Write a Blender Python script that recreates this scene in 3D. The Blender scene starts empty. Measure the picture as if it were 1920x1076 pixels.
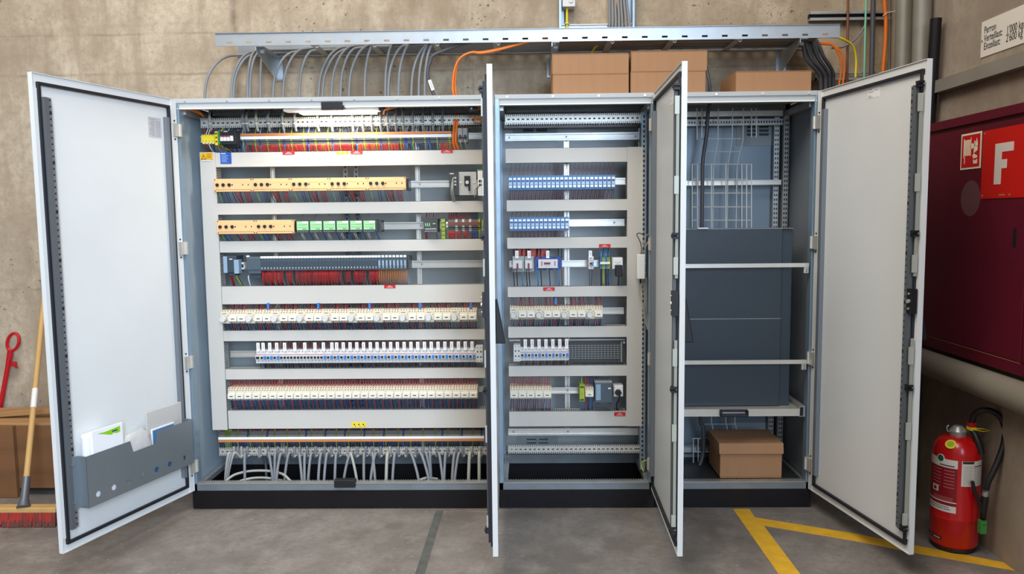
import bpy, bmesh, math, random
from mathutils import Vector, Matrix
random.seed(7)
SC = bpy.context.scene
COL = SC.collection
PI = math.pi
sin, cos = math.sin, math.cos

# ---------------------------------------------------------------- camera model (used to measure places)
CAMP = Vector((1.77373, -3.89687, 1.50043))
YAW, PITCH, ROLL, FPX = -0.0187064, 0.0929, -0.00996211, 1457.27487
PX0, PY0 = 969.2, 542.43
FW = Vector((sin(YAW)*cos(PITCH), cos(YAW)*cos(PITCH), -sin(PITCH)))
_rt = Vector((cos(YAW), -sin(YAW), 0)); _up = _rt.cross(FW)
RT = _rt*cos(ROLL)+_up*sin(ROLL); UP = -_rt*sin(ROLL)+_up*cos(ROLL)
def at(px, py, X=None, Y=None, Z=None):
    v = FW*FPX+RT*(px-PX0)-UP*(py-PY0)
    for i, q in enumerate((X, Y, Z)):
        if q is not None:
            return CAMP+v*((q-CAMP[i])/v[i])
def R(px0, py0, px1, py1, Y):
    mx, my = (px0+px1)/2, (py0+py1)/2
    return (at(px0, my, Y=Y).x, at(px1, my, Y=Y).x, at(mx, py1, Y=Y).z, at(mx, py0, Y=Y).z)   # x0,x1,z0,z1
def zx(py, px, Y): return at(px, py, Y=Y).z

cam_d = bpy.data.cameras.new('camera'); cam = bpy.data.objects.new('camera', cam_d); COL.objects.link(cam)
M = Matrix((RT, UP, -FW)).transposed().to_4x4(); M.translation = CAMP
cam.matrix_world = M
cam_d.sensor_width = 36; cam_d.lens = FPX/1920*36
cam_d.shift_x = -(PX0-960)/1920; cam_d.shift_y = (PY0-538)/1920
cam_d.clip_start = .05; cam_d.clip_end = 100
SC.camera = cam

# ---------------------------------------------------------------- materials
def srgb(h):
    if isinstance(h, str):
        c = [int(h[i:i+2], 16)/255 for i in (0, 2, 4)]
    else: c = h
    return tuple((x/12.92 if x <= .04045 else ((x+.055)/1.055)**2.4) for x in c)+(1,)
MATS = {}
def mat(name, col, rough=.5, metal=0, noise=0, nscale=20, emit=None, spec=.5, stretch=None, alpha=1, trans=0, bump=0, coat=0):
    m = bpy.data.materials.new(name); m.use_nodes = True
    nt = m.node_tree; b = nt.nodes['Principled BSDF']
    c = srgb(col)
    b.inputs['Base Color'].default_value = c
    b.inputs['Roughness'].default_value = rough; b.inputs['Metallic'].default_value = metal
    b.inputs['Specular IOR Level'].default_value = spec
    if coat: b.inputs['Coat Weight'].default_value = coat
    if alpha < 1: b.inputs['Alpha'].default_value = alpha
    if trans: b.inputs['Transmission Weight'].default_value = trans
    if emit: b.inputs['Emission Color'].default_value = c; b.inputs['Emission Strength'].default_value = emit
    if noise:
        tc = nt.nodes.new('ShaderNodeTexCoord'); n = nt.nodes.new('ShaderNodeTexNoise'); n.inputs['Scale'].default_value = nscale
        n.inputs['Detail'].default_value = 5
        mp = nt.nodes.new('ShaderNodeMapping')
        if stretch: mp.inputs['Scale'].default_value = stretch
        nt.links.new(tc.outputs['Object'], mp.inputs[0]); nt.links.new(mp.outputs[0], n.inputs[0])
        mx = nt.nodes.new('ShaderNodeMix'); mx.data_type = 'RGBA'; mx.blend_type = 'MULTIPLY'
        mx.inputs[6].default_value = c
        cr = nt.nodes.new('ShaderNodeMapRange'); cr.inputs[1].default_value = .3; cr.inputs[2].default_value = .7
        cr.inputs[3].default_value = 1-noise; cr.inputs[4].default_value = 1+noise*.4
        nt.links.new(n.outputs[0], cr.inputs[0])
        cb = nt.nodes.new('ShaderNodeCombineColor')
        for i in range(3): nt.links.new(cr.outputs[0], cb.inputs[i])
        mx.inputs[0].default_value = 1
        nt.links.new(cb.outputs[0], mx.inputs[7]); nt.links.new(mx.outputs[2], b.inputs['Base Color'])
        if bump:
            bp = nt.nodes.new('ShaderNodeBump'); bp.inputs['Strength'].default_value = bump; bp.inputs['Distance'].default_value = .003
            nt.links.new(n.outputs[0], bp.inputs['Height']); nt.links.new(bp.outputs[0], b.inputs['Normal'])
    MATS[name] = m
    return m
def perf(name, col, pitch, along, across, hole=.45, width=.006, centre=0, metal=.6, rough=.4, dark='15171a'):
    """steel with a row of punched holes: 'along' axis index, 'across' axis index in object space"""
    m = mat(name, col, rough, metal); nt = m.node_tree; b = nt.nodes['Principled BSDF']
    tc = nt.nodes.new('ShaderNodeTexCoord'); sp = nt.nodes.new('ShaderNodeSeparateXYZ'); nt.links.new(tc.outputs['Object'], sp.inputs[0])
    def ma(op, a, v=None, c=None):
        n = nt.nodes.new('ShaderNodeMath'); n.operation = op
        nt.links.new(a, n.inputs[0])
        if v is not None:
            if isinstance(v, (int, float)): n.inputs[1].default_value = v
            else: nt.links.new(v, n.inputs[1])
        return n.outputs[0]
    f = ma('FRACT', ma('DIVIDE', sp.outputs[along], pitch))
    h1 = ma('LESS_THAN', f, hole)
    h2 = ma('LESS_THAN', ma('ABSOLUTE', ma('SUBTRACT', sp.outputs[across], centre)), width/2)
    h = ma('MULTIPLY', h1, h2)
    mx = nt.nodes.new('ShaderNodeMix'); mx.data_type = 'RGBA'
    mx.inputs[6].default_value = srgb(col); mx.inputs[7].default_value = srgb(dark)
    nt.links.new(h, mx.inputs[0]); nt.links.new(mx.outputs[2], b.inputs['Base Color'])
    nt.links.new(ma('SUBTRACT', ma('MULTIPLY', h, -metal), -metal), b.inputs['Metallic'])
    return m

white = mat('door_paint', 'dfe1df', .38, 0, .03, 3)
cabin = mat('cabinet_paint', 'b6b9b8', .45, 0, .04, 3)
steel = mat('galvanised_steel', 'b9b8b4', .38, .6, .1, 14)
steeld = mat('dull_steel', '8f969a', .5, .6, .15, 10)
galv = mat('spangled_zinc', 'b4babe', .4, .7, .06, 18); pockm = mat('brushed_steel', '98a2a8', .38, .7, .05, 6, stretch=(1, 1, .2))
zincblue = mat('zinc_profile', '9fb0bd', .4, .55, .1, 12)
alu = mat('rail_aluminium', 'dedad0', .32, .55, .04, 30)
ductm = mat('duct_plastic', 'cac6bd', .5, 0, .02, 4)
ductd = mat('duct_wall_plastic', 'b5b5b2', .6)
black = mat('black_plastic', '17171a', .5)
blackm = mat('black_lacquer', '120f12', .5, 0, .15, 6, spec=.3)
rubber = mat('black_rubber', '1b1b22', .55)
ivory = mat('ivory_plastic', 'e9e4d6', .45)
ivory2 = mat('ivory_terminal_plastic', 'ddd3bb', .5)
lgrey = mat('light_grey_plastic', 'd5d5d2', .45)
mgrey = mat('mid_grey_plastic', '9a9c9c', .5)
dslate = mat('slate_plastic', '4a5761', .45)
dslate2 = mat('dark_slate_plastic', '35404a', .5)
lslate = mat('pale_blue_grey_plastic', '8aa3b8', .5)
dgrey = mat('dark_grey_plastic', '3a3d3d', .5)
anthr = mat('anthracite_paint', '2f3942', .42, 0, .05, 5)
peach = mat('apricot_plastic', 'eebd84', .5)
greenp = mat('green_label', '9fd39a', .5)
whitep = mat('white_label', 'f0f0ee', .5)
bluep = mat('relay_blue_plastic', '3f78a4', .45)
lblue = mat('pale_blue_plastic', 'a9c8e8', .4)
dblue = mat('dark_blue_plastic', '1f3f8c', .45)
tblue = mat('toggle_blue', '2f7fd0', .4)
yel = mat('yellow_plastic', 'f0d82a', .5)
yelg = mat('yellow_green_plastic', '9fb52e', .5)
green = mat('green_plastic', '3d8a3f', .5)
red = mat('red_label', 'c8161c', .5)
redt = mat('red_clear_plastic', 'd8452c', .3)
orang = mat('orange_plastic', 'd47a3a', .5)
screw = mat('terminal_screw_brown', '5a2a22', .5, .3)
wred = mat('red_wire', 'c01c1c', .5); wdred = mat('dark_red_wire', '8a1420', .5)
wblue = mat('blue_wire', '183f86', .5); wdblue = mat('dark_blue_wire', '13224c', .5); wlblue = mat('light_blue_wire', '3d8ccc', .5)
wblack = mat('black_wire', '1c1c20', .5); wyg = mat('yellow_green_wire', 'b8cc2a', .5); worange = mat('orange_wire', 'e07a26', .5)
wwhite = mat('white_wire', 'e4e4e0', .5); wbrown = mat('brown_wire', '7a4a2a', .5)
cgrey = mat('grey_cable', '7f8285', .5); cdark = mat('dark_grey_cable', '4a4a4e', .5); corange = mat('orange_cable', 'e5761c', .45)
cyel = mat('yellow_cable', 'e8d21e', .45); cgreen = mat('mint_green_pipe_paint', '7fc4a4', .45); cpale = mat('pale_cable_sheath', 'a3a299', .5)
tie = mat('cable_tie_white', 'e8e6dc', .5)
card = mat('cardboard', 'a87e5a', .8, 0, .06, 30, stretch=(1, 1, .1))
card2 = mat('cardboard_side', 'a3764f', .85, 0, .06, 30)
wood = mat('broom_handle_wood', 'c39a5e', .6, 0, .12, 8, stretch=(1, 1, .08))
redpl = mat('red_enamel', 'b8141f', .35)
hoseblk = mat('hose_rubber', '1d1b1e', .45)
extred = mat('extinguisher_red', 'c20f14', .28, coat=.4)
maroon = mat('maroon_enamel', '5e0f24', .42, 0, .18, 3)
signred = mat('sign_red', 'c9170f', .45)
cream = mat('sign_cream', 'efe6c8', .5)
fwhite = mat('sign_letter_white', 'd8d0c8', .5)
signw = mat('sign_white_panel', 'e2dcd2', .5)
ink = mat('black_ink', '262626', .6)
pgrey = mat('grey_steel_pipe', '8f8c82', .5, .3, .2, 6)
ductpipe = mat('large_grey_duct_paint', '8a8275', .5, .1, .12, 5)
plastic_clear = mat('clear_bag_plastic', 'f4f2ee', .2, alpha=.45)
paper = mat('paper_white', 'f4f4f6', .6)
bluedoc = mat('blue_folder', '4f7ca8', .5)
limegr = mat('lime_green_print', '8fd018', .5)
yellab = mat('warning_yellow', 'f2b418', .5)
bluelab = mat('notice_blue', '1f4fa8', .5)
neon = mat('neon_yellow', 'e6ee18', .5)
led = mat('lamp_diffuser', 'fff4dc', .5, emit=14)
ypaint = mat('yellow_floor_paint', 'e2ae2a', .7, 0, .18, 14)
padm = mat('faded_sticker_mark', '6a4248', .6)
perf_door = perf('punched_door_rail', '8f98a3', .025, 2, 0, .3, .009, 0, .5)
perf_post = perf('punched_post', '8fa3b3', .0125, 2, 1, .5, .009, .028, .4)
perf_rear = perf('punched_rear_profile', '8a9096', .0125, 0, 2, .5, .012, 0, .5)

# concrete
def concrete(name, base, dark, light, seams=None, rough=.85, sc=1.0, spots=True, streak=True, specks=False):
    m = bpy.data.materials.new(name); m.use_nodes = True; nt = m.node_tree; b = nt.nodes['Principled BSDF']
    b.inputs['Roughness'].default_value = rough
    L = nt.links.new; N = nt.nodes.new
    tc = N('ShaderNodeTexCoord')
    def noise(scale, st=(1, 1, 1), det=6, rgh=.6):
        mp = N('ShaderNodeMapping'); mp.inputs['Scale'].default_value = st; L(tc.outputs['Object'], mp.inputs[0])
        n = N('ShaderNodeTexNoise'); n.inputs['Scale'].default_value = scale; n.inputs['Detail'].default_value = det; n.inputs['Roughness'].default_value = rgh
        L(mp.outputs[0], n.inputs[0]); return n.outputs[0]
    def rng(s, a, c, lo=0, hi=1):
        r = N('ShaderNodeMapRange'); r.inputs[1].default_value = a; r.inputs[2].default_value = c; r.inputs[3].default_value = lo; r.inputs[4].default_value = hi
        L(s, r.inputs[0]); return r.outputs[0]
    def mix(fac, a, c):
        x = N('ShaderNodeMix'); x.data_type = 'RGBA'
        if isinstance(fac, float): x.inputs[0].default_value = fac
        else: L(fac, x.inputs[0])
        for s, i in ((a, 6), (c, 7)):
            if isinstance(s, tuple): x.inputs[i].default_value = s
            else: L(s, x.inputs[i])
        return x.outputs[2]
    def mth(op, a, c=None):
        x = N('ShaderNodeMath'); x.operation = op
        for s, i in ((a, 0), (c, 1)):
            if s is None: continue
            if isinstance(s, (int, float)): x.inputs[i].default_value = s
            else: L(s, x.inputs[i])
        return x.outputs[0]
    base_mix = None
    c0 = mix(rng(noise(1.6*sc), .35, .65), srgb(dark), srgb(base))
    c1 = mix(rng(noise(5*sc, (1, 1, .6)), .45, .75), c0, srgb(light))
    c2 = mix(mth('MULTIPLY', rng(noise(28*sc), .45, .7), .5), c1, srgb(dark)); c2 = mix(mth('MULTIPLY', rng(noise(85*sc), .48, .7), .35), c2, srgb(dark))
    if streak:
        c2 = mix(mth('MULTIPLY', rng(noise(9*sc, (1, 1, .12)), .5, .7), .75), c2, srgb(dark))
        c2 = mix(mth('MULTIPLY', rng(noise(7*sc, (.12, .12, 1.6)), .55, .75), .4), c2, srgb(dark))
    if spots:
        pit = mth('MULTIPLY', rng(noise(48*sc, (1, 1, 1), 3, .5), .655, .7), rng(noise(2.6*sc), .5, .58))
        c2 = mix(mth('MULTIPLY', pit, .85), c2, srgb('4c4034'))
    sp = N('ShaderNodeSeparateXYZ'); L(tc.outputs['Object'], sp.inputs[0])
    wob = mth('MULTIPLY', mth('SUBTRACT', noise(3), .5), .03)
    for ax, pos, wd, amt in (seams or []):
        dist = mth('ABSOLUTE', mth('SUBTRACT', mth('ADD', sp.outputs[ax], wob), pos))
        k = mth('MULTIPLY', rng(dist, 0, wd, 1, 0), mth('MULTIPLY', rng(noise(4.5), .35, .6), amt))
        c2 = mix(k, c2, srgb('5a4a3a'))
    if specks: c2 = mix(mth('MULTIPLY', rng(noise(55, (1, 1, 1), 3, .5), .7, .72), .8), c2, srgb('c8c0b4')); c2 = mix(mth('MULTIPLY', rng(noise(6, (.15, 1.2, 1), 4, .7), .66, .72), .35), c2, srgb('b8b0a4')); c2 = mix(mth('MULTIPLY', rng(noise(40, (1, 1, 1), 3, .5), .7, .73), .7), c2, srgb('4a443c'))
    L(c2, b.inputs['Base Color'])
    bp = N('ShaderNodeBump'); bp.inputs['Strength'].default_value = .35; bp.inputs['Distance'].default_value = .004
    L(noise(30*sc), bp.inputs['Height']); L(bp.outputs[0], b.inputs['Normal'])
    return m

# ---------------------------------------------------------------- mesh builder
ORG = {}
def origin_of(o):
    while o is not None:
        if o.name in ORG and o.parent is None: return ORG[o.name]
        o = o.parent
    return Vector((0, 0, 0))
class MB:
    def __init__(s, T=None): s.v = []; s.f = []; s.m = []; s.T = T
    def add(s, vs, fs, m=0):
        b = len(s.v)
        if s.T is not None: vs = [s.T @ Vector(p) for p in vs]
        s.v.extend(tuple(p) for p in vs); s.f.extend(tuple(b+i for i in f) for f in fs); s.m.extend([m]*len(fs))
        return s
    def box(s, x0, x1, y0, y1, z0, z1, m=0):
        vs = [(x, y, z) for x in (x0, x1) for y in (y0, y1) for z in (z0, z1)]
        return s.add(vs, [(0, 1, 3, 2), (4, 6, 7, 5), (0, 4, 5, 1), (2, 3, 7, 6), (0, 2, 6, 4), (1, 5, 7, 3)], m)
    def prism(s, poly, a0, a1, axis=1, m=0):
        """poly in the two other axes (x,z for axis 1; y,z for axis 0; x,y for axis 2)"""
        n = len(poly)
        def P(p, a):
            if axis == 1: return (p[0], a, p[1])
            if axis == 0: return (a, p[0], p[1])
            return (p[0], p[1], a)
        vs = [P(p, a0) for p in poly]+[P(p, a1) for p in poly]
        fs = [tuple(range(n))[::-1], tuple(range(n, 2*n))]+[(i, (i+1) % n, n+(i+1) % n, n+i) for i in range(n)]
        return s.add(vs, fs, m)
    def cyl(s, p0, p1, r, n=12, m=0, r1=None):
        p0 = Vector(p0); p1 = Vector(p1); d = (p1-p0).normalized()
        a = d.orthogonal().normalized(); c = d.cross(a); r1 = r if r1 is None else r1
        vs = [p0+(a*cos(2*PI*i/n)+c*sin(2*PI*i/n))*r for i in range(n)]+[p1+(a*cos(2*PI*i/n)+c*sin(2*PI*i/n))*r1 for i in range(n)]
        return s.add(vs, [tuple(range(n))[::-1], tuple(range(n, 2*n))]+[(i, (i+1) % n, n+(i+1) % n, n+i) for i in range(n)], m)
    def tube(s, pts, r, n=6, m=0, rs=None):
        pts = [Vector(p) for p in pts]; vs = []; fs = []; k = len(pts)
        a = None
        for i, p in enumerate(pts):
            d = (pts[min(i+1, k-1)]-pts[max(i-1, 0)]).normalized()
            if a is None: a = d.orthogonal().normalized()
            else: a = (a-d*a.dot(d)).normalized()
            c = d.cross(a); rr = rs[i] if rs else r
            vs += [p+(a*cos(2*PI*j/n)+c*sin(2*PI*j/n))*rr for j in range(n)]
        for i in range(k-1):
            for j in range(n): fs.append((i*n+j, i*n+(j+1) % n, (i+1)*n+(j+1) % n, (i+1)*n+j))
        fs += [tuple(range(n))[::-1], tuple((k-1)*n+j for j in range(n))]
        return s.add(vs, fs, m)
    def lathe(s, prof, cx, cy, n=32, m=0):
        vs = []; k = len(prof)
        for r, z in prof: vs += [(cx+r*cos(2*PI*j/n), cy+r*sin(2*PI*j/n), z) for j in range(n)]
        fs = [(i*n+j, i*n+(j+1) % n, (i+1)*n+(j+1) % n, (i+1)*n+j) for i in range(k-1) for j in range(n)]
        fs += [tuple(range(n))[::-1], tuple((k-1)*n+j for j in range(n))]
        return s.add(vs, fs, m)
    def mesh(s, name, mats, off, smooth):
        me = bpy.data.meshes.new(name)
        me.from_pydata([(p[0]-off[0], p[1]-off[1], p[2]-off[2]) for p in s.v], [], s.f)
        for q in (mats if isinstance(mats, (list, tuple)) else [mats]): me.materials.append(q)
        me.polygons.foreach_set('material_index', s.m)
        if smooth:
            me.polygons.foreach_set('use_smooth', [True]*len(s.f))
        me.update(); me.validate()
        bm = bmesh.new(); bm.from_mesh(me); bmesh.ops.recalc_face_normals(bm, faces=bm.faces); bm.to_mesh(me); bm.free()
        return me
    def build(s, name, mats, parent=None, smooth=False, bevel=0, sharp=None):
        if parent is None:
            xs, ys, zs = zip(*s.v)
            off = Vector(((min(xs)+max(xs))/2, (min(ys)+max(ys))/2, min(zs)))
        else: off = origin_of(parent)
        o = bpy.data.objects.new(name, s.mesh(name, mats, off, smooth)); COL.objects.link(o)
        if parent is None: o.location = off; ORG[o.name] = off
        else: o.parent = parent
        if smooth:
            md = o.modifiers.new('es', 'EDGE_SPLIT'); md.split_angle = math.radians(sharp or 40)
        if bevel:
            md = o.modifiers.new('bv', 'BEVEL'); md.width = bevel; md.segments = 2; md.limit_method = 'ANGLE'
        return o
def tag(o, label, cat, group=None):
    o['label'] = label; o['category'] = cat
    if group: o['group'] = group
    return o
def thing(name, label, cat, loc, group=None):
    o = bpy.data.objects.new(name, None); COL.objects.link(o); o.location = loc; ORG[o.name] = Vector(loc)
    o.empty_display_size = .05
    return tag(o, label, cat, group)
def struct(o): o['kind'] = 'structure'; return o
KIDS = {}
def dup(root, delta, label=None, group=None):
    r = root.copy(); COL.objects.link(r); r.location = root.location+Vector(delta); ORG[r.name] = ORG[root.name]+Vector(delta)
    if label: r['label'] = label
    if group: r['group'] = group
    for ch in root.children:
        c = ch.copy(); COL.objects.link(c); c.parent = r
        for g in ch.children:
            d = g.copy(); COL.objects.link(d); d.parent = c
    return r
def curve(pts, k=6):
    """Catmull-Rom through pts"""
    P = [Vector(p) for p in pts]; P = [P[0]*2-P[1]]+P+[P[-1]*2-P[-2]]; out = []
    for i in range(1, len(P)-2):
        a, b, c, d = P[i-1:i+3]
        for j in range(k):
            t = j/k
            out.append(.5*((2*b)+(-a+c)*t+(2*a-5*b+4*c-d)*t*t+(-a+3*b-3*c+d)*t**3))
    out.append(P[-2]); return out
ORDS = 'first second third fourth fifth sixth seventh eighth ninth tenth eleventh twelfth thirteenth fourteenth fifteenth sixteenth seventeenth eighteenth nineteenth twentieth'.split()
TENS = {20: 'twenty', 30: 'thirty', 40: 'forty'}
def ordn(i):
    if i < 20: return ORDS[i]
    n = i+1; t = n//10*10
    return {30: 'thirtieth', 40: 'fortieth', 50: 'fiftieth'}.get(n) or TENS[t]+'-'+ORDS[n-t-1]
def side(i, n, l='left', r='right'):
    """'third from the left' counted from the nearer end"""
    if i < (n+1)//2: return ('leftmost' if l == 'left' else 'first') if i == 0 else ordn(i)+' from the '+l
    j = n-1-i
    return ('rightmost' if r == 'right' else 'last') if j == 0 else ordn(j)+' from the '+r
def text_mesh(body, size, m4, name, matr, parent=None, depth=.0004, align='LEFT'):
    cu = bpy.data.curves.new('t', 'FONT'); cu.body = body; cu.size = size; cu.extrude = depth; cu.align_x = align
    to = bpy.data.objects.new('t', cu); COL.objects.link(to)
    bpy.context.view_layer.update()
    me = bpy.data.meshes.new_from_object(to.evaluated_get(bpy.context.evaluated_depsgraph_get()))
    bpy.data.objects.remove(to); me.name = name
    off = origin_of(parent) if parent else Vector((0, 0, 0))
    me.transform(m4); me.transform(Matrix.Translation(-off))
    me.materials.clear(); me.materials.append(matr)
    o = bpy.data.objects.new(name, me); COL.objects.link(o)
    if parent: o.parent = parent
    return o
FRONT = Matrix(((1, 0, 0, 0), (0, 0, -1, 0), (0, 1, 0, 0), (0, 0, 0, 1)))      # text lying in the XZ plane, read from -Y
RIGHTW = Matrix(((0, 0, -1, 0), (-1, 0, 0, 0), (0, 1, 0, 0), (0, 0, 0, 1)))    # text on the right wall, read from -X

# ================================================================ SETTING
WY = .64
mwall = concrete('board_marked_concrete', 'b9a890', '95836c', 'cdbea6',
    seams=[(2, 2.34, .012, .45), (0, .09, .035, .8), (2, 1.95, .015, .35), (0, 1.45, .01, .3), (2, 2.565, .01, .35), (2, 1.1, .01, .3), (0, -1.9, .01, .2)])
mfloor = concrete('worn_concrete_floor', '87807a', '6a635c', '979088', sc=1.1, rough=.5, spots=False, streak=False, specks=True, seams=[(0, 1.29, .012, 0.0)])
mwallr = concrete('smooth_concrete', 'a39686', '8c7e6e', 'aea291', sc=.8, spots=False)
f = struct(MB().box(-7, 3.95, -9, WY+.15, -.1, 0).build('floor', mfloor)); f.location.x += 0
# object-space offsets matter for seams: rebuild with world origin
def world_origin(o):
    off = o.location.copy(); o.data.transform(Matrix.Translation(off)); o.location = (0, 0, 0); ORG[o.name] = Vector((0, 0, 0))
world_origin(f)
w = struct(MB().box(-7, 3.95, WY, WY+.15, 0, 5).build('wall_back', mwall)); world_origin(w)
w = struct(MB().box(3.8, 3.95, -9, WY, 0, 5).build('wall_right', mwallr)); world_origin(w)
# floor joint strip
b = MB(); b.box(1.272, 1.312, -3.2, -.03, 0, .0012)
jm = mat('joint_filler', '5c5d58', .7, 0, .3, 20)
struct(b.build('trim_1', jm))
# narrow steel ledge on the right wall
b = MB(); b.box(3.752, 3.8, -3, .06, 2.083, 2.142)
struct(b.build('trim_2', mat('ledge_grey', '8f8a80', .6, .1, .1, 5)))
# yellow floor markings
b = MB(); b.prism([(2.797, -.02), (2.879, -.02), (2.876, -.131), (2.889, -.235), (2.889, -.9), (2.80, -.9)], 0.0, .0012, axis=2)
tag(b.build('floor_marking', ypaint), 'wide yellow painted floor stripe starting at the black plinth', 'floor marking')
b = MB(); b.prism([(2.876, -.131), (3.281, -.33), (3.459, -.479+.04), (3.795, -.64), (3.795, -.72), (3.466, -.545), (3.281, -.43), (2.889, -.235)], 0.0, .0012, axis=2)
tag(b.build('floor_marking', ypaint), 'narrower yellow floor stripe running past the red fire extinguisher', 'floor marking')

# ================================================================ CABINETS
INS = .0214
W3 = 3.2
BAYS = [('control_cabinet', 0, 1.6), ('control_cabinet', 1.6, 2.4), ('control_cabinet', 2.4, 3.2)]
LBL = ['wide open grey control cabinet with two doors, crowded with wiring, leftmost of the row',
       'open grey control cabinet in the middle with blue relays and one door',
       'open grey cabinet at the right end holding dark panels and a carton']
CABS = []
for k, (nm, xa, xb) in enumerate(BAYS):
    c = thing(nm, LBL[k], 'cabinet', ((xa+xb)/2, .25, 0), 'row of control cabinets'); CABS.append(c)
    g = .002
    a, z = xa+g, xb-g
    b = MB(); b.box(a, z, 0, .05, .004, .098).box(a, z, .45, .5, .004, .098).box(a, a+.03, .05, .45, .004, .098).box(z-.03, z, .05, .45, .004, .098)
    for sx in (a+.04, z-.04):
        for sz in (.03, .072): b.cyl((sx, 0, sz), (sx, -.004, sz), .006, 10)
    b.build('plinth', blackm, c, bevel=.0015)
    # posts
    lw = .026; 
    for s, (p0, p1) in enumerate(((a, a+lw if k == 0 else a+.018), (z-lw if k != 0 else z-.02, z))):
        b = MB(); b.box(p0, p1, 0, .012, .1, 2.098)
        inn = (p1 if s == 0 else p0)
        q0, q1 = (inn, inn+.004) if s == 0 else (inn-.004, inn)
        b.box(q0, q1, -.003, .05, .135, 2.055, 1)
        b.build('frame_post', [zincblue, perf_post], c)
        MB().box(p0, p1, .45, .5, .1, 2.098).build('rear_post', zincblue, c)
    b = MB(); zt = 2.098
    b.box(a, z, -.001, .014, 2.08, zt)            # flange with screws
    b.box(a+.012, z-.012, .006, .05, 2.052, 2.08, 0)
    b.box(a+.02, z-.02, -.003, .008, 2.049, 2.054, 1)
    b.build('top_rail', [cabin, whitep], c); MB().box(a, z, .45, .492, 2.03, zt).build('rear_top_rail', steeld, c)
    n = 8 if k == 0 else 4
    b = MB()
    for i in range(n):
        sx = a+.06+(z-a-.12)*i/(n-1)
        b = MB(); b.cyl((sx, -.001, 2.089), (sx, -.004, 2.089), .0055, 12); b.cyl((sx, -.004, 2.089), (sx, -.006, 2.089), .003, 8)
        b.build('roof_screw', alu, c, smooth=True)
    b = MB()
    b.box(a, z, 0, .03, .1, .135); b.box(a+.02, z-.02, -.003, .03, .135, .14, 1); MB().box(a, z, .43, .48, .1, .15).build('rear_bottom_rail', steeld, c)
    # inner sill with a row of lighter steel teeth
    m_ = 0.0125; i = a+.03
    while i < z-.03:
        b.box(i, i+.006, .03, .045, .137, .14, 1); i += m_
    b.build('bottom_rail', [steeld, steel], c)
    MB().box(a, z, .0, .5, 2.098, 2.101).build('roof_panel', cabin, c)
    b = MB(); b.box(a+.004, z-.004, .492, .498, .12, 2.09); b.build('back_panel', mat('rear_panel_zinc%d' % k, ['b9bfbd', 'b4b9bb', '808e99'][k], .42, .25, .06, 3), c)
    # side depth rails top and bottom
    for sx in (a+.012, z-.04):
        b = MB(); b.box(sx, sx+.028, .05, .45, .105, .13); MB().box(sx, sx+.028, .05, .45, 2.03, 2.06).build('depth_rail', steel, c)
        yy = .07
        while yy < .44: b.box(sx+.006, sx+.02, yy, yy+.012, .13, .1325, 1); yy += .025
        b.build('depth_rail', [steel, steeld], c)
MB().box(.004, .008, .012, .5, .1, 2.09).build('side_panel', mat('side_panel_paint', 'a9b8c2', .4, .1, .06, 3), CABS[0])
MB().box(2.3935, 2.3965, .012, .5, .1, 2.09).build('side_panel', cabin, CABS[1])
MB().box(3.192, 3.196, .012, .5, .1, 2.09).build('side_panel', mat('side_panel_grey', '7c8288', .45, .1, .06, 3), CABS[2])
# rear profiles (punched) seen near the floor and under the roof
for k, (nm, xa, xb) in enumerate(BAYS):
    b = MB()
    z0 = .185
    b.box(xa+.03, xb-.03, .425, .45, .17, .2); 
    i = xa+.1
    while i < xb-.1: b.box(i, i+.007, .423, .425, .18, .19, 1); i += .0145
    b.build('rear_profile', [steel, black], CABS[k])
    b = MB(); i = xa+.05
    b.box(xa+.03, xb-.03, .425, .45, 1.985, 2.02)
    while i < xb-.05: b.box(i, i+.007, .423, .425, 1.997, 2.008, 1); i += .0145
    b.build('rear_profile', [steel, black], CABS[k])
# punched uprights seen in the right-hand cabinet
for (xx, yy) in ((3.11, .44), (3.15, .40)):
    b = MB(); b.box(xx, xx+.028, yy, yy+.03, .15, 2.03)
    for cx in (xx+.008, xx+.02):
        i = .2
        while i < 2.0: b.box(cx-.003, cx+.003, yy-.0015, yy, i, i+.012, 1); i += .025
    b.build('punched_upright', [steel, black], CABS[2])
# same upright at right side of middle cabinet (blue-grey)
b = MB(); b.box(2.345, 2.372, .16, .2, .15, 2.03)
i = .2
while i < 2.0: b.box(2.354, 2.362, .158, .16, i, i+.012, 1); i += .025
b.build('punched_upright', [zincblue, black], CABS[1])
# louvred vents on back panels
def vent(px0, py0, px1, py1, n, k, Y=.488, cols=2, bezel=True):
    x0, x1, z0, z1 = R(px0, py0, px1, py1, Y)
    b = MB()
    if bezel: b.box(x0-.05, x1+.05, Y, Y+.004, z0-.05, z1+.05)
    w_ = (x1-x0)/cols
    for c_ in range(cols):
        for r_ in range(n):
            zz = z1-(z1-z0)*(r_+.5)/n
            b.box(x0+w_*c_+.008, x0+w_*(c_+1)-.008, Y-.002, Y, zz-.006, zz+.002, 1)
            b.prism([(Y-.012, zz+.002), (Y, zz+.012), (Y, zz+.004)], x0+w_*c_+.006, x0+w_*(c_+1)-.006, axis=0, m=0)
    return b.build('louvre_vent', [MATS.get('vent_grey') or mat('vent_grey', '9aa4a8', .5), black], CABS[k])
vent(1398, 212, 1444, 256, 6, 2); vent(978, 234, 1028, 248, 2, 1); vent(985, 819, 1030, 832, 2, 1); vent(1388, 808, 1430, 826, 2, 2)

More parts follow.
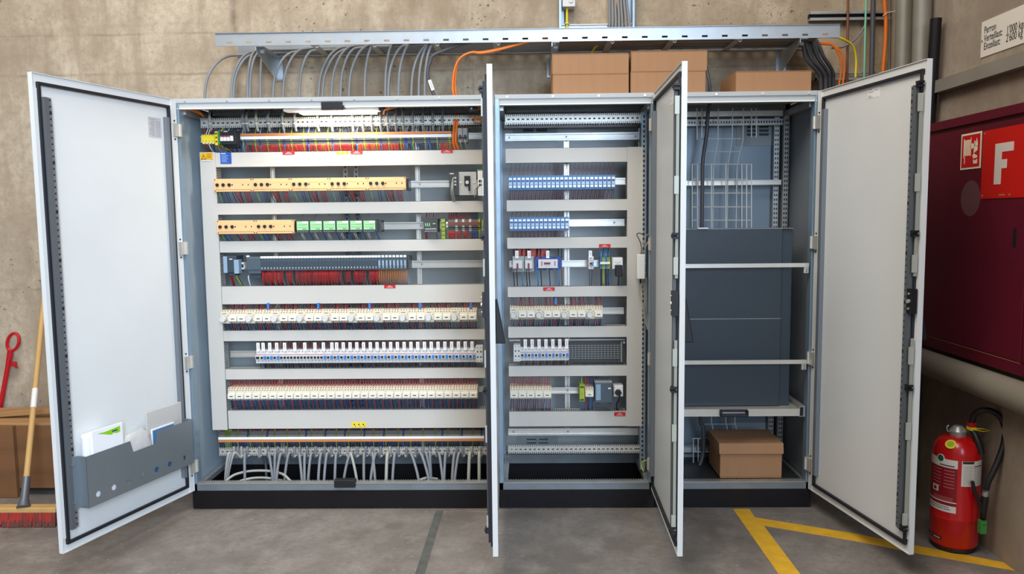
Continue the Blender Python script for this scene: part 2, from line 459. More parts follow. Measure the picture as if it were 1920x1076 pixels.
# ---------------------------------------------------------------- doors
DOORS = {}
DW = .795
def door(key, cab, hx, ang, s, label):
    a = ang
    u = Vector((s*sin(a), -cos(a), 0)); n = Vector((-s*cos(a), -sin(a), 0)); o = Vector((hx, -.012, 0))
    T = Matrix((u, n, Vector((0, 0, 1)))).transposed().to_4x4(); T.translation = o
    DOORS[key] = T
    b = MB(T); z0, z1 = .105, 2.095; t = .022
    b.box(0, DW, -t, -.006, z0, z1)
    e = .0025
    b.box(0, e, -.006, 0, z0, z1).box(DW-e, DW, -.006, .0, z0, z1).box(e, DW-e, -.006, 0, z0, z0+e).box(e, DW-e, -.006, 0, z1-e, z1)
    b.box(e, .03, -.006, -.001, z0+e, z1-e).box(DW-.022, DW-e, -.006, -.001, z0+.06, z1-.06)
    d = b.build('door', white, cab); d['label'] = label
    g = MB(T); i0, i1 = .047, .776; g0, g1 = .138, 2.06; w = .013; h = .008
    g.box(i0, i1, -.006, h, g0, g0+w).box(i0, i1, -.006, h, g1-w, g1).box(i0, i0+w, -.006, h, g0+w, g1-w).box(i1-w, i1, -.006, h, g0+w, g1-w)
    g.build('gasket', rubber, d, bevel=.002)
    for (c0, c1) in ((.052, .085), (.726, .764)):
        r = MB(T)
        r.box(c0, c1, -.006, .0, .2, 2.0)
        r.box(c0 if c0 > .5 else c0+.014, (c0+.014) if c0 > .5 else c1, 0, .016, .2, 2.0)
        ua, ub = (c1-.022, c1) if c0 > .5 else (c0, c0+.016)
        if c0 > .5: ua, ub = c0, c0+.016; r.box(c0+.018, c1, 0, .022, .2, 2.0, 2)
        i = .215; q = 0
        while i < 1.99:
            big = (q % 8 == 5); hs = .007 if big else .0035
            cx = (ua+ub)/2
            hy = .0162 if c0 > .5 else .0006
            r.box(cx-hs*.8, cx+hs*.8, hy-.0005, hy+.0008, i-hs, i+hs, 1); i += .025; q += 1
        r.build('punched_rail', [mat('door_rail_steel', '747b82', .45, .15) if 'door_rail_steel' not in MATS else MATS['door_rail_steel'], black, MATS.get('door_rail_dark') or mat('door_rail_dark', '5c6064', .5, .1)], d)  # strip beside the punched one has its own darker steel colour
    if key == 'B':
        r = MB(T); r.box(.782, .7945, 0, .017, .165, 2.03); r.build('edge_seal', rubber, d)
    if key != 'A':
        r = MB(T)     # locking rods
        r.box(.781, .786, .006, .018, .24, 1.0, 0).box(.781, .786, .006, .018, 1.25, 1.96, 0)
        for zz in (.24, .62, .93, 1.3, 1.62, 1.93): r.box(.779, .788, .006, .024, zz-.035, zz+.035, 1)
        r.build('locking_rod', [MATS.get('rod_zinc') or mat('rod_zinc', '9da296', .5, .15), MATS.get('rod_clamp') or mat('rod_clamp', 'b5b9ad', .45, .2)], d)
        r = MB(T)
        for zz in (.215, .8, 1.42, 2.0):
            r.box(.77, .793, .006, .03, zz-.012, zz-.004).box(.77, .793, .006, .03, zz+.004, zz+.012); r.cyl((.783, .01, zz), (.783, .034, zz), .006, 10)
        r.build('rod_guide', black, d)
        r = MB(T); r.box(.764, .792, .004, .03, 1.1, 1.2); r.cyl((.778, .03, 1.15), (.778, .036, 1.15), .008, 12, m=1); r.cyl((.778, .03, 1.18), (.778, .034, 1.18), .004, 8, m=1); r.cyl((.778, .03, 1.12), (.778, .034, 1.12), .004, 8, m=1)
        r.build('lock_case', [black, alu], d)
    if key in 'BCD':      # handle on the outside
        r = MB(T); r.prism([(.0, 0), (.0, 0)], -.05, -.022, axis=1) if 0 else r.add([(.735, -.022, .99), (.775, -.022, .99), (.775, -.062, .99), (.735, -.062, .99), (.735, -.022, 1.17), (.775, -.022, 1.17), (.775, -.03, 1.17), (.735, -.03, 1.17)], [(0, 1, 2, 3), (4, 5, 6, 7), (0, 1, 5, 4), (1, 2, 6, 5), (2, 3, 7, 6), (3, 0, 4, 7)]); r.build('handle', black, d, bevel=.004)
    for zz in (1.945, 1.36, .78, .235):
        r = MB(T); r.box(-.02, .028, .0, .014, zz-.032, zz+.032); r.cyl((-.006, .014, zz-.03), (-.006, .014, zz+.03), .007, 10)
        r.cyl((.018, .0, zz+.045), (.018, .004, zz+.045), .004, 8, m=1).cyl((.018, 0, zz-.045), (.018, .004, zz-.045), .004, 8, m=1)
        r.build('hinge', [alu, black], d)
    return d
dA = door('A', CABS[0], INS, .2919, -1, 'white left door of the wide cabinet with a steel document pocket')
dB = door('B', CABS[0], 1.6-INS, .0345, 1, 'white door of the wide cabinet seen edge-on with black seal')
dC = door('C', CABS[1], 2.4-INS, -.0185, 1, 'door of the middle cabinet seen almost edge-on')
dD = door('D', CABS[2], 3.2-INS, .1691, 1, 'right-hand cabinet door swung wide open beside the maroon hose box')
TA, TB, TC, TD = (DOORS[k] for k in 'ABCD')
# stickers on doors
def sticker(T, u0, u1, z0, z1, d, lines, m=whitep, flip=False):
    b = MB(T); b.box(u0, u1, -.006, -.0052, z0, z1)
    for (fu0, fu1, fz) in lines:
        b.box(u0+(u1-u0)*fu0, u0+(u1-u0)*fu1, -.0052, -.0048, z0+(z1-z0)*fz-.0015, z0+(z1-z0)*fz+.0015, 1)
    return b.build('sticker', [m, mgrey], d)
lines = [(.35, .85, .9)]+[(.08, .4+.05*random.random(), .8-.07*i) for i in range(11)]+[(.52, .75+.2*random.random(), .8-.07*i) for i in range(11)]
sticker(TA, .1, .184, 1.895, 1.992, dA, lines, mat('silver_sticker', 'c3c3cc', .4, .2))
sticker(TC, .49, .585, 1.965, 2.03, dC, [(.1, .6, .8), (.1, .5, .6), (.1, .4, .3)])
sticker(TD, .4, .485, 1.998, 2.042, dD, [(.08, .4, .85), (.08, .5, .6), (.6, .75, .7), (.8, .9, .7), (.08, .3, .25), (.08, .45, .1)])
# document pocket (part of the left door)
b = MB(TA); p0, p1, pz0, pz1, pn = .07, .712, .28, .505, .064
poly = [(p0, pz0), (p1, pz0), (p1, pz1-.012), (.47, pz1-.006), (.462, pz1-.055), (.315, pz1-.055), (.3, pz1), (p0, pz1)]
# front sheet with round holes cut: build as strips between holes
holes = [.66, .575, .49, .405, .32, .235, .14]
def plate_with_holes(b, u0, u1, z0, z1, zc, hs, r, n0, n1):
    xs = [u0]+[x for h in sorted(hs) for x in (h-r*1.3, h+r*1.3)]+[u1]
    for i in range(0, len(xs), 2): b.box(xs[i], xs[i+1], n0, n1, z0, z1)
    for h in hs:
        a0, a1, k0, k1 = h-r*1.3, h+r*1.3, zc-r*1.3, zc+r*1.3
        b.box(a0, a1, n0, n1, z0, k0); b.box(a0, a1, n0, n1, k1, z1)
        N = 16; vs = []; sq = []
        for j in range(N):
            t = 2*PI*j/N; c_, s_ = cos(t), sin(t); q = r*1.3/max(abs(c_), abs(s_))
            vs.append((h+r*c_, zc+r*s_)); sq.append((h+q*c_, zc+q*s_))
        for j in range(N):
            j2 = (j+1) % N
            for nn in (n0, n1):
                b.add([(vs[j][0], nn, vs[j][1]), (vs[j2][0], nn, vs[j2][1]), (sq[j2][0], nn, sq[j2][1]), (sq[j][0], nn, sq[j][1])], [(0, 1, 2, 3)])
            b.add([(vs[j][0], n0, vs[j][1]), (vs[j2][0], n0, vs[j2][1]), (vs[j2][0], n1, vs[j2][1]), (vs[j][0], n1, vs[j][1])], [(0, 1, 2, 3)])
plate_with_holes(b, p0, p1, pz0, pz1-.055, .325, holes, .013, pn-.0015, pn)
b.box(p0, .3, pn-.0015, pn, pz1-.055, pz1); b.box(.47, p1, pn-.0015, pn, pz1-.055, pz1)
b.prism([(.3, pz1-.055), (.318, pz1-.055), (.3, pz1)], pn-.0015, pn, axis=1); b.prism([(.455, pz1-.055), (.47, pz1-.055), (.47, pz1)], pn-.0015, pn, axis=1)
b.box(p0, p1, .018, pn, pz0, pz0+.0015)
b.box(p1-.0015, p1, .018, pn, pz0, pz1); b.box(p0, p0+.0015, .018, pn, pz0, pz1)
b.box(p1-.002, p1+.05, .018, .0195, pz0, pz1)
for zz in (pz0+.03, pz1-.03):
    b.cyl((p1+.03, .0195, zz), (p1+.03, .028, zz), .006, 10)
o = b.build('document_pocket', pockm, dA); o['label'] = 'galvanised steel document pocket with a row of round holes'

# contents of the pocket (each its own thing)
def tagT(b, name, mats, label, cat, group=None, **k):
    o = b.build(name, mats, **k); tag(o, label, cat, group); return o
b = MB(TA); b.box(.55, .69, .008, .045, pz0+.004, .592)
tagT(b, 'paper_stack', paper, 'thick white paper stack in the left of the steel pocket', 'paper', bevel=.014)
b = MB(TA); b.box(.5, .665, .0475, .0555, pz0+.004, .60); b.add([(.525, .056, .575), (.64, .056, .585), (.565, .056, .56)], [(0, 1, 2)], 1); b.box(.62, .645, .0555, .056, .5, .502, 2)
b.prism([(.515, .562), (.515, .588), (.60, .582), (.535, .560)], .0555, .0562, axis=1, m=1); b.box(.53, .56, .0562, .0566, .571, .577, 2)
tagT(b, 'document_folder', [paper, limegr, dblue], 'white folder with a lime green flash in the steel pocket', 'folder', bevel=.001)
def blob_bag(T, u0, u1, n0, n1, z0, z1, seed):
    rnd = random.Random(seed); bm = bmesh.new(); bmesh.ops.create_icosphere(bm, subdivisions=3, radius=1)
    for v in bm.verts:
        q = v.co; j = 1+.16*(rnd.random()-.5)
        sx = (abs(q.x)**.6)*(1 if q.x > 0 else -1); sz = (abs(q.z)**.7)*(1 if q.z > 0 else -1)
        v.co = Vector(((u0+u1)/2+sx*(u1-u0)/2*j, (n0+n1)/2+q.y*(n1-n0)/2, (z0+z1)/2+sz*(z1-z0)/2*j))
    b = MB(T); b.add([tuple(v.co) for v in bm.verts], [tuple(v.index for v in f.verts) for f in bm.faces]); bm.free(); return b
bagm = mat('crinkled_film', 'dcdcda', .25, 0, .1, 30, alpha=.75, bump=.6)
b = blob_bag(TA, .31, .50, .004, .058, .3, .535, 3); tagT(b, 'plastic_bag', bagm, 'crumpled clear plastic bag in the notch of the steel pocket', 'bag', smooth=True)
b = MB(TA); b.box(.1, .33, .02, .03, pz0+.004, .6); tagT(b, 'plastic_sleeve', mat('milky_sleeve', 'd9d6d2', .3, alpha=.6), 'milky plastic document sleeve standing in the right of the pocket', 'sleeve', bevel=.003)
b = MB(TA); b.box(.17, .315, .035, .042, pz0+.004, .515); b.box(.172, .31, .042, .0425, pz0+.004, .508, 1); tagT(b, 'booklet', [paper, bluedoc], 'blue booklet in front of the milky sleeve in the steel pocket', 'booklet')

# ================================================================ TRAY ABOVE
tr = thing('cable_tray', 'long galvanised cable tray on wall brackets above the cabinets', 'cable tray', (1.75, .45, 2.4))
tx0, tx1 = .11, 3.395
b = MB(); zb, ztp = 2.417, 2.482
b.box(tx0, tx1, .298, .3, zb+.022, ztp); b.box(tx0, tx1, .298, .3, zb, zb+.012)
i = tx0; hp = .0
sl = [tx0+.06+.1045*j for j in range(31)]
cur = tx0
for x in sl: b.box(cur, x, .298, .3, zb+.012, zb+.022); cur = x+.03
b.box(cur, tx1, .298, .3, zb+.012, zb+.022)
b.box(tx0, tx1, .3, .305, zb, zb+.0015); b.box(tx0, tx1, .29, .302, ztp, ztp+.002)
b.build('front_flange', galv, tr)
b = MB(); rx0, rx1 = .118, 3.395
b.box(rx0, rx1, .6, .602, zb+.025, ztp); b.box(rx0, rx1, .6, .602, zb, zb+.01); cur = rx0
for j in range(40):
    x = rx0+.05+.084*j
    if x+.03 > rx1: break
    b.box(cur, x, .6, .602, zb+.01, zb+.025); cur = x+.034
b.box(cur, rx1, .6, .602, zb+.01, zb+.025)
b.box(rx0, rx1, .585, .6, zb, zb+.0015)
b.build('rear_flange', steeld, tr)
def px_rung(px, py=86, Y=.3): return at(px, py, Y=Y).x
for px in (588, 697, 815, 930, 1145, 1262, 1385):
    x = px_rung(px); b = MB(); b.box(x-.018, x+.018, .3, .6, zb, zb+.004); b.box(x-.018, x+.018, .3, .303, zb-.001, zb+.016)
    b.build('rung', steel, tr)
for px in (480, 1035, 1500):
    x = px_rung(px); b = MB()
    b.prism([(.295, zb-.002), (WY-.002, zb-.002), (WY-.002, zb-.115), (WY-.06, zb-.115), (.295, zb-.025)], x-.002, x+.002, axis=0)
    b.box(x-.0, x+.04, .295, WY-.002, zb-.004, zb-.002); b.box(x-.02, x+.035, WY-.007, WY-.001, zb-.125, zb+.0); b.cyl((x+.025, WY-.012, zb-.11), (x+.025, WY-.006, zb-.11), .012, 8)
    b.cyl((x+.01, .34, zb-.02), (x+.03, .34, zb-.02), .012, 8)
    b.build('bracket', galv, tr)
# cable ties on rungs: part of the tray
for px in (588, 697, 815, 930, 1035, 1145, 1262, 1385):
    x = px_rung(px)+.012; b = MB()
    b.tube([(x+.012*cos(t), .33+.012*sin(t), zb+.02+.03*sin(t)) for t in [2*PI*j/12 for j in range(13)]], .0028, 6)
    b.build('cable_tie', tie, tr, smooth=True)

# grey cables from the cabinet roof into the tray
starts = [(384.7, 450, 97), (435, 482, 100), (439, 486, 101), (465.5, 484, 103), (470, 490, 104), (490, 499, 110), (513, 560, 104), (532, 578, 102), (563, 592, 104), (598.6, 650, 98), (606, 656, 101), (623, 668, 103), (640, 674, 106), (655.7, 700, 99), (685.4, 703, 103), (724, 742, 98), (729.4, 765, 100), (748.8, 778, 98), (773, 812, 101), (786.7, 815, 104), (798, 818, 106)]
NC = len(starts)
for i, (px, qx, qy) in enumerate(starts):
    Y2 = .578-.012*i; Y = min(.462, Y2)
    p = at(px, 180, Y=Y); q = at(qx, qy, Y=Y2); zc = zb+.0125+.0135*(i % 2); q.z = zc-.001
    run = [Vector((q.x+.16, Y2, zc)), Vector((max(q.x+.4, 1.0), Y2, zc))]
    if i % 3 == 0:
        vx = 2.222+.0158*(i//3); run += [Vector((2.1, Y2, zc)), Vector((vx-.02, Y2, zc+.012)), Vector((vx, (Y2+.56)/2, zc+.12)), Vector((vx, .575, zc+.3)), Vector((vx, .575, 3.1))]
    else: run += [Vector((2.2, Y2, zc)), Vector((3.3, Y2, zc))]
    dx_, dz_ = q.x-p.x, q.z-2.17
    pts = [Vector((p.x-.004, Y, 2.075)), Vector((p.x-.004, Y, 2.17))]+[Vector((p.x-.004+dx_*(1-cos(th)), Y+(Y2-Y)*(1-cos(th)), 2.17+dz_*sin(th))) for th in (.45, .85, 1.2)]+[q]+run
    b = MB(); b.tube(curve(pts, 7), .0073, 8)
    lab = 'grey cable arching widest, outermost left from the wide cabinet roof into the tray' if i == 0 else f'{side(i, NC)} thin grey cable looping from cabinet roof to tray'
    tagT(b, 'grey_cable', cgrey, lab, 'cable', 'grey cables looping from the roof into the tray', smooth=True, sharp=80)
# dark cable with white tag
Y = .33
b = MB(); b.tube(curve([at(816, 182, Y=Y), at(810, 170, Y=Y), at(802, 140, Y=Y), at(806, 118, Y=Y), at(824, 98, Y=Y), Vector((1.6, .345, zb+.03)), Vector((2.4, .345, zb+.03)), Vector((3.0, .345, zb+.03))], 8), .009, 8)
dk = thing('tagged_cable', 'dark cable carrying a white tag, right of the thin grey cables', 'cable', at(816, 182, Y=Y))
b.build('cable', cdark, dk, smooth=True, sharp=80)
b = MB(); q0 = at(805, 150, Y=Y-.012); q1 = at(812, 169, Y=Y-.012)
b.T = None; dx = (q1-q0).normalized(); sd = Vector((dx.z, 0, -dx.x))*-.009
b.add([q0-sd, q0+sd, q1+sd, q1-sd, q0-sd+Vector((0, .004, 0)), q0+sd+Vector((0, .004, 0)), q1+sd+Vector((0, .004, 0)), q1-sd+Vector((0, .004, 0))], [(0, 1, 2, 3), (4, 5, 6, 7), (0, 1, 5, 4), (2, 3, 7, 6), (1, 2, 6, 5), (0, 3, 7, 4)])
c0 = (q0+q1)/2; b.add([q0*.8+q1*.2-sd*.15+Vector((0, -.0005, 0)), q0*.8+q1*.2+sd*.3+Vector((0, -.0005, 0)), q0*.2+q1*.8+sd*.3+Vector((0, -.0005, 0)), q0*.2+q1*.8-sd*.15+Vector((0, -.0005, 0))], [(0, 1, 2, 3)], 1)
b.build('tag', [whitep, mgrey], dk)
# orange pair entering at the right
for j in (0, 1):
    Y = .316+.014*j
    pts = [at(851+5*j, 182, Y=Y), at(849+4*j, 160, Y=Y), at(853+3*j, 128, Y=Y), at(864, 108, Y=Y), at(885, 98, Y=Y), at(920, 97-j*2, Y=Y), Vector((2.0, .318+.014*j, zb+.052)), Vector((2.4, .318+.014*j, zb+.052))]
    dn = [at(851+5*j, 182, Y=Y), Vector((at(853, 200, Y=.3).x+.014*j, .37, 2.0)), at(853+5*j, 225, Y=.15), at(851+5*j, 245, Y=.15-.005*j), at(850+5*j, 265, Y=.16-.005*j), at(855+7*j, 284, Y=.19-.005*j)]
    b = MB(); b.tube(curve(dn[::-1]+pts[1:], 7), .0062, 8)
    tagT(b, 'orange_cable', corange, ('left' if j == 0 else 'right')+' one of the orange cable pair dropping into the wide cabinet', 'cable', 'orange cable pair', smooth=True, sharp=80)
# yellow cable over the cartons
b = MB(); b.tube(curve([at(1110, 99, Y=.52), at(1113, 93, Y=.5), at(1120, 85, Y=.45), at(1135, 78, Y=.42), at(1150, 74, Y=.42)], 6), .006, 8)
tagT(b, 'yellow_cable', cyel, 'short bit of yellow cable emerging above the upper left carton', 'cable', smooth=True, sharp=80)
# thick dark bundle at the right end
for j in range(6):
    r_, c_ = j // 3, j % 3
    Y = .40+.03*c_; dz = .012-.024*r_
    e = [at(1548+7*c_-9*r_, 156, Y=Y+.05), at(1543+9*c_-10*r_, 135, Y=Y+.03), at(1522+12*c_-10*r_, 110+r_, Y=Y), at(1490+10*c_, 86+8*r_, Y=Y)]
    pts = [Vector((e[0].x+.01, Y+.08, 2.0)), e[0], e[1], e[2], Vector((e[3].x, Y, zb+.045+dz)), Vector((2.9, Y, zb+.045+dz)), Vector((2.45, Y, zb+.045+dz))]
    b = MB(); b.tube(curve(pts, 8), .0105, 10)
    tagT(b, 'black_cable', cdark, f'{side(j, 6)} thick dark cable in the bundle bending off the tray end', 'cable', 'thick dark cable bundle at the tray end', smooth=True, sharp=80)
for j in range(2):
    b = MB(); Y = .5
    pts = [at(1573+7*j, 160, Y=Y), at(1577+6*j, 130, Y=Y), at(1574+6*j, 105, Y=Y), at(1562+5*j, 86+2*j, Y=Y), at(1540, 80+2*j, Y=Y), Vector((3.0, Y, zb+.02))]
    b.tube(curve(pts, 7), .006, 8)
    tagT(b, 'orange_cable', corange, ('inner' if j == 0 else 'outer')+' orange cable curving down right of the thick dark bundle', 'cable', 'orange cables at the tray end', smooth=True, sharp=80)
b = MB(); b.tube(curve([at(1604, 145, Y=.45), at(1605, 110, Y=.45), at(1598, 85, Y=.43), at(1574, 71, Y=.4), at(1555, 69, Y=.42)], 7), .006, 8)
tagT(b, 'yellow_cable', cyel, 'yellow cable curving down from the right end of the tray', 'cable', smooth=True, sharp=80)
b = MB(); b.tube(curve([at(1624, 40, Y=.6), at(1618, 55, Y=.6), at(1602, 75, Y=.58), at(1580, 88, Y=.55), at(1558, 90, Y=.5)], 7), .006, 8)
tagT(b, 'grey_cable', cgrey, 'lone grey cable hanging in a curve right of the tray end', 'cable', smooth=True, sharp=80)

# vertical ladder above the tray
lad = thing('cable_ladder', 'upright cable ladder on the wall rising above the tray', 'cable ladder', (2.15, .6, 2.5))
b = MB(); b.box(1.941, 1.953, .57, .63, 2.45, 3.2); b.box(1.953, 1.971, .625, .63, 2.45, 3.2); b.build('rail', zincblue, lad)
b = MB(); b.box(2.35, 2.362, .57, .63, 2.45, 3.2); b.box(2.325, 2.35, .625, .63, 2.45, 3.2); b.build('rail', zincblue, lad)
b = MB(); b.box(1.953, 2.35, .6, .606, 2.52, 2.573); b.box(1.953, 2.35, .59, .606, 2.569, 2.574, 1)
for j in range(5): b.box(2.0+.05*j, 2.022+.05*j, .5985, .6, 2.54, 2.547, 2)
b.build('cross_piece', [steel, whitep, steeld], lad)
b = MB(); b.box(1.96, 2.03, .55, .62, 2.66, 2.72); b.cyl((2.005, .55, 2.69), (2.005, .545, 2.69), .012, 14); b.build('clamp_box', lgrey, lad, bevel=.003)
b = MB(); x = at(1063, 20, Y=.58).x; b.tube([(x, .58, 3.15), (x, .58, 2.6), (x, .58, 2.5)], .0068, 8)
b.tube([(x+.012*cos(t), .58+.012*sin(t), 2.575) for t in [2*PI*j/10 for j in range(11)]], .003, 6, m=1)
tagT(b, 'yellow_cable', [cyel, tie], 'yellow cable running straight up the left rail of the wall ladder', 'cable', smooth=True, sharp=80)
for j, pxx in enumerate((1155, 1175)):
    b = MB(); x = at(pxx, 20, Y=.58).x; b.tube([(x+.008*(1-j), .57, 3.15), (x, .57, 2.6), (x-.004, .55, 2.46)], .0062, 8)
    b.tube([(x+.014*cos(t), .57+.013*sin(t), 2.57+.012*cos(t)) for t in [2*PI*q/10 for q in range(11)]], .003, 6, m=1)
    tagT(b, 'orange_cable', [corange, tie], ('left' if j == 0 else 'right')+' of the two orange cables climbing the wall ladder', 'cable', 'orange cables on the wall ladder', smooth=True, sharp=80)

# wall channel top right and services near the corner
b = MB(); x0 = 3.345
b.box(x0, 3.79, .6, WY, 2.615, 2.625).box(x0, 3.79, .6, WY, 2.58, 2.59).box(x0, 3.79, .63, WY, 2.59, 2.615, 1)
b.box(x0, 3.79, .597, .6, 2.612, 2.627).box(x0, 3.79, .597, .6, 2.577, 2.592)
tagT(b, 'mounting_channel', [steel, black], 'short steel mounting channel high on the wall at the right', 'mounting channel')
b = MB(); zl = at(1600, 145, Y=.62).z
b.box(3.2, 3.79, .6, .62, at(1600, 138, Y=.61).z, at(1600, 135, Y=.61).z).box(3.2, 3.79, .6, .62, at(1600, 150, Y=.61).z, at(1600, 146, Y=.61).z)
for xx in (3.22, 3.38, 3.55, 3.7): b.box(xx, xx+.012, .6, .62, at(1600, 150, Y=.61).z, at(1600, 135, Y=.61).z)
tagT(b, 'cable_ladder', steel, 'horizontal cable ladder on the wall behind the thick dark bundle', 'cable ladder')
def vpipe(name, px0, py0, px1, py1, Y, r, m, label, cat, n=10):
    p, q = at(px0, py0, Y=Y), at(px1, py1, Y=Y); b = MB()
    d = (p-q); b.cyl(q-d*(q.z/d.z), q+d*(3.3-q.z)/max(d.z, .01) if d.z > 0 else p, r, n); return tagT(b, name, m, label, cat, smooth=True)
vpipe('brown_cable', 1590, 10, 1588, 150, .585, .007, wbrown, 'straight brown cable clipped up the wall at the right', 'cable')
vpipe('mint_pipe', 1623.5, 10, 1620, 150, .58, .0055, cgreen, 'slim mint green cable rising to the mounting channel', 'cable')
vpipe('black_conduit', 1637, 10, 1634, 150, .575, .013, cdark, 'thick black conduit beside the slim mint green cable', 'conduit')
b = MB(); b.tube(curve([at(1656, -60, Y=.57), at(1659, 10, Y=.57), at(1661, 35, Y=.57), at(1660, 80, Y=.57), at(1656, 130, Y=.57), at(1654, 160, Y=.57)], 6), .0105, 10); b.tube(curve([at(1655, 30, Y=.555), at(1663, 24, Y=.55), at(1680, 21, Y=.55), at(1693, 19, Y=.55)], 4), .002, 5, m=1)
tagT(b, 'orange_cable', [corange, tie], 'thick orange cable hanging down the wall at the corner, white tie on it', 'cable', smooth=True, sharp=80)
vpipe('thin_conduit', 1667, 80, 1667, 140, .6, .006, pgrey, 'short thin grey conduit between the orange cable and the steel pipes', 'conduit')
b = MB(); b.cyl((3.742, .30, .836), (3.75, .37, 3.6), .042, 20); tagT(b, 'steel_pipe', pgrey, 'left one of the two thick vertical steel pipes in the corner', 'pipe', 'thick vertical pipes in the corner', smooth=True)
b = MB(); b.cyl((3.742, .11, .836), (3.75, .18, 3.6), .043, 20); tagT(b, 'steel_pipe', pgrey, 'right one of the two thick vertical steel pipes in the corner', 'pipe', 'thick vertical pipes in the corner', smooth=True)
b = MB(); b.cyl((3.75, .095, .84), (3.75, .02, 2.44), .026, 16); tagT(b, 'black_pipe', blackm, 'black pipe ending open above the ledge on the right wall', 'pipe', smooth=True)

# ================================================================ CARTONS ON THE ROOF
def carton(px0, pyt, px1, pyb, Y, dep, label, z0=None, tilt=0):
    x0, x1, za, zb_ = R(px0, pyt, px1, pyb, Y)
    if z0 is not None: za = z0
    b = MB(); t = .003
    b.box(x0, x1, Y, Y+.003, za, zb_-.0).box(x0, x0+.003, Y+.003, Y+dep, za, zb_).box(x1-.003, x1, Y+.003, Y+dep, za, zb_).box(x0+.003, x1-.003, Y+dep-.003, Y+dep, za, zb_)
    b.box(x0+.003, x1-.003, Y+.003, Y+dep-.003, za, za+.003)
    b.box(x0-.001, x1+.001, Y-.002, Y+dep, zb_, zb_+.003, 1)
    b.box(x0-.002, x0, Y-.002, Y+dep, za, zb_+.003, 1); b.box(x1, x1+.002, Y-.002, Y+dep, za, zb_+.003, 1)
    tagT(b, 'cardboard_box', [card, card2], label, 'box', 'cartons stored on the cabinet roof'); return zb_+.003
zt = carton(1037, 139, 1178, 176, .06, .33, 'lower brown carton at the left end on the cabinet roof', 2.102)
carton(1036, 101, 1178, 136, .06, .33, 'upper brown carton at the left end, stacked on another', zt+.0005)
zt = carton(1183, 134, 1322, 174, .06, .33, 'lower brown carton beside the left carton stack, behind the door edge', 2.102)
carton(1184, 96, 1325, 131, .06, .33, 'upper brown carton partly behind the middle door, on the right stack', zt+.0005)
carton(1380, 134, 1520, 170, .06, .31, 'single brown carton standing alone at the right end of the roof', 2.102)
b = MB(); b.tube(curve([at(1331, 172, Y=.4), at(1330, 155, Y=.4), at(1326, 135, Y=.42), at(1323, 122, Y=.44), at(1316, 105, Y=.45)], 6), .009, 8)
tagT(b, 'black_cable', cdark, 'dark cable entering the roof just right of the carton stacks', 'cable', smooth=True, sharp=80)

# ================================================================ INSIDE: DUCTS AND RAILS
YD, YF, YR = .16, .12, .222       # duct cover front, device front, rail front
LC, MC = 'left cabinet', 'middle cabinet'
def duct_h(px0, px1, yt0, yt1, yb0, yb1, label, group, dep=.08):
    """horizontal slotted duct; measured top/bottom edge at its left and right end"""
    x0 = at(px0, (yt0+yb0)/2, Y=YD).x; x1 = at(px1, (yt1+yb1)/2, Y=YD).x
    zt = (zx(yt0, px0, YD)+zx(yt1, px1, YD))/2; zb_ = (zx(yb0, px0, YD)+zx(yb1, px1, YD))/2
    t = thing('cable_duct', label, 'cable duct', ((x0+x1)/2, YD, zb_), group)
    b = MB(); b.box(x0, x1, YD, YD+.0015, zb_, zt).box(x0, x1, YD, YD+.008, zt-.0015, zt).box(x0, x1, YD, YD+.008, zb_, zb_+.0015)
    b.build('duct_cover', ductm, t)
    b = MB(); b.box(x0, x1, YD+dep-.002, YD+dep, zb_+.004, zt-.004); x = x0+.002
    for zz in (zb_+.004, zt-.006): b.box(x0, x1, YD+dep-.012, YD+dep, zz, zz+.002)
    while x < x1-.007:
        b.box(x, x+.0065, YD+.002, YD+dep-.012, zb_+.004, zb_+.006); b.box(x, x+.0065, YD+.002, YD+dep-.012, zt-.006, zt-.004); x += .0115
    b.build('slotted_duct_base', ductd, t)
    return x0, x1, zb_, zt
def duct_v(px0t, px1t, yt, px0b, px1b, yb, label, inner, sl=None):
    x0 = (at(px0t, yt, Y=YD).x+at(px0b, yb, Y=YD).x)/2; x1 = (at(px1t, yt, Y=YD).x+at(px1b, yb, Y=YD).x)/2
    zt = zx(yt, px0t, YD); zb_ = zx(yb, px0b, YD)
    t = thing('cable_duct', label, 'cable duct', ((x0+x1)/2, YD, zb_), 'vertical cable ducts')
    b = MB(); b.box(x0, x1, YD-.0005, YD+.001, zb_, zt).box(x0, x0+.0015, YD, YD+.008, zb_, zt).box(x1-.0015, x1, YD, YD+.008, zb_, zt)
    b.build('duct_cover', ductm, t)
    b = MB(); b.box(x0+.004, x1-.004, YD+.078, YD+.08, zb_, zt)
    z = zb_
    while z < zt-.007:
        for xx in (x0+.004, x1-.006): b.box(xx, xx+.002, YD+.002, YD+.07, z, z+.0065)
        z += .0115
    for xx in (x0+.004, x1-.006): b.box(xx, xx+.002, YD+.068, YD+.08, zb_, zt)
    b.build('slotted_duct_base', ductd, t)
    return x0, x1
V1 = duct_v(374, 403, 285.5, 399, 427, 806, 'tall grey vertical duct at the left side of the wide cabinet', 1)
V2 = duct_v(1178, 1207.5, 275.5, 1173, 1203, 799, 'tall grey vertical duct at the right side of the middle cabinet', 0)
rowsL = [(404, 284.5, 281, 314, 308), (408, 380, 376.5, 402, 399), (412, 451, 448, 473, 470.5), (416, 536.5, 532, 571, 567), (419, 619.5, 616, 640.5, 636.5), (423, 691.5, 688.5, 712, 709), (428, 769.5, 766, 804, 802.5)]
rowsR = [(948, 277.5, 276, 305.5, 304.5), (950, 375, 372.5, 397, 394.5), (951, 444.5, 443.5, 467, 464.5), (952, 537.5, 535, 557.5, 556), (953, 612, 610.5, 634, 632), (954, 685.5, 684, 706.5, 704.5), (955, 771, 770, 800, 799)]
nmL = ['topmost', 'second from the top', 'third from the top', 'middle', 'third from the bottom', 'second from the bottom', 'bottom']
DL, DR = [], []
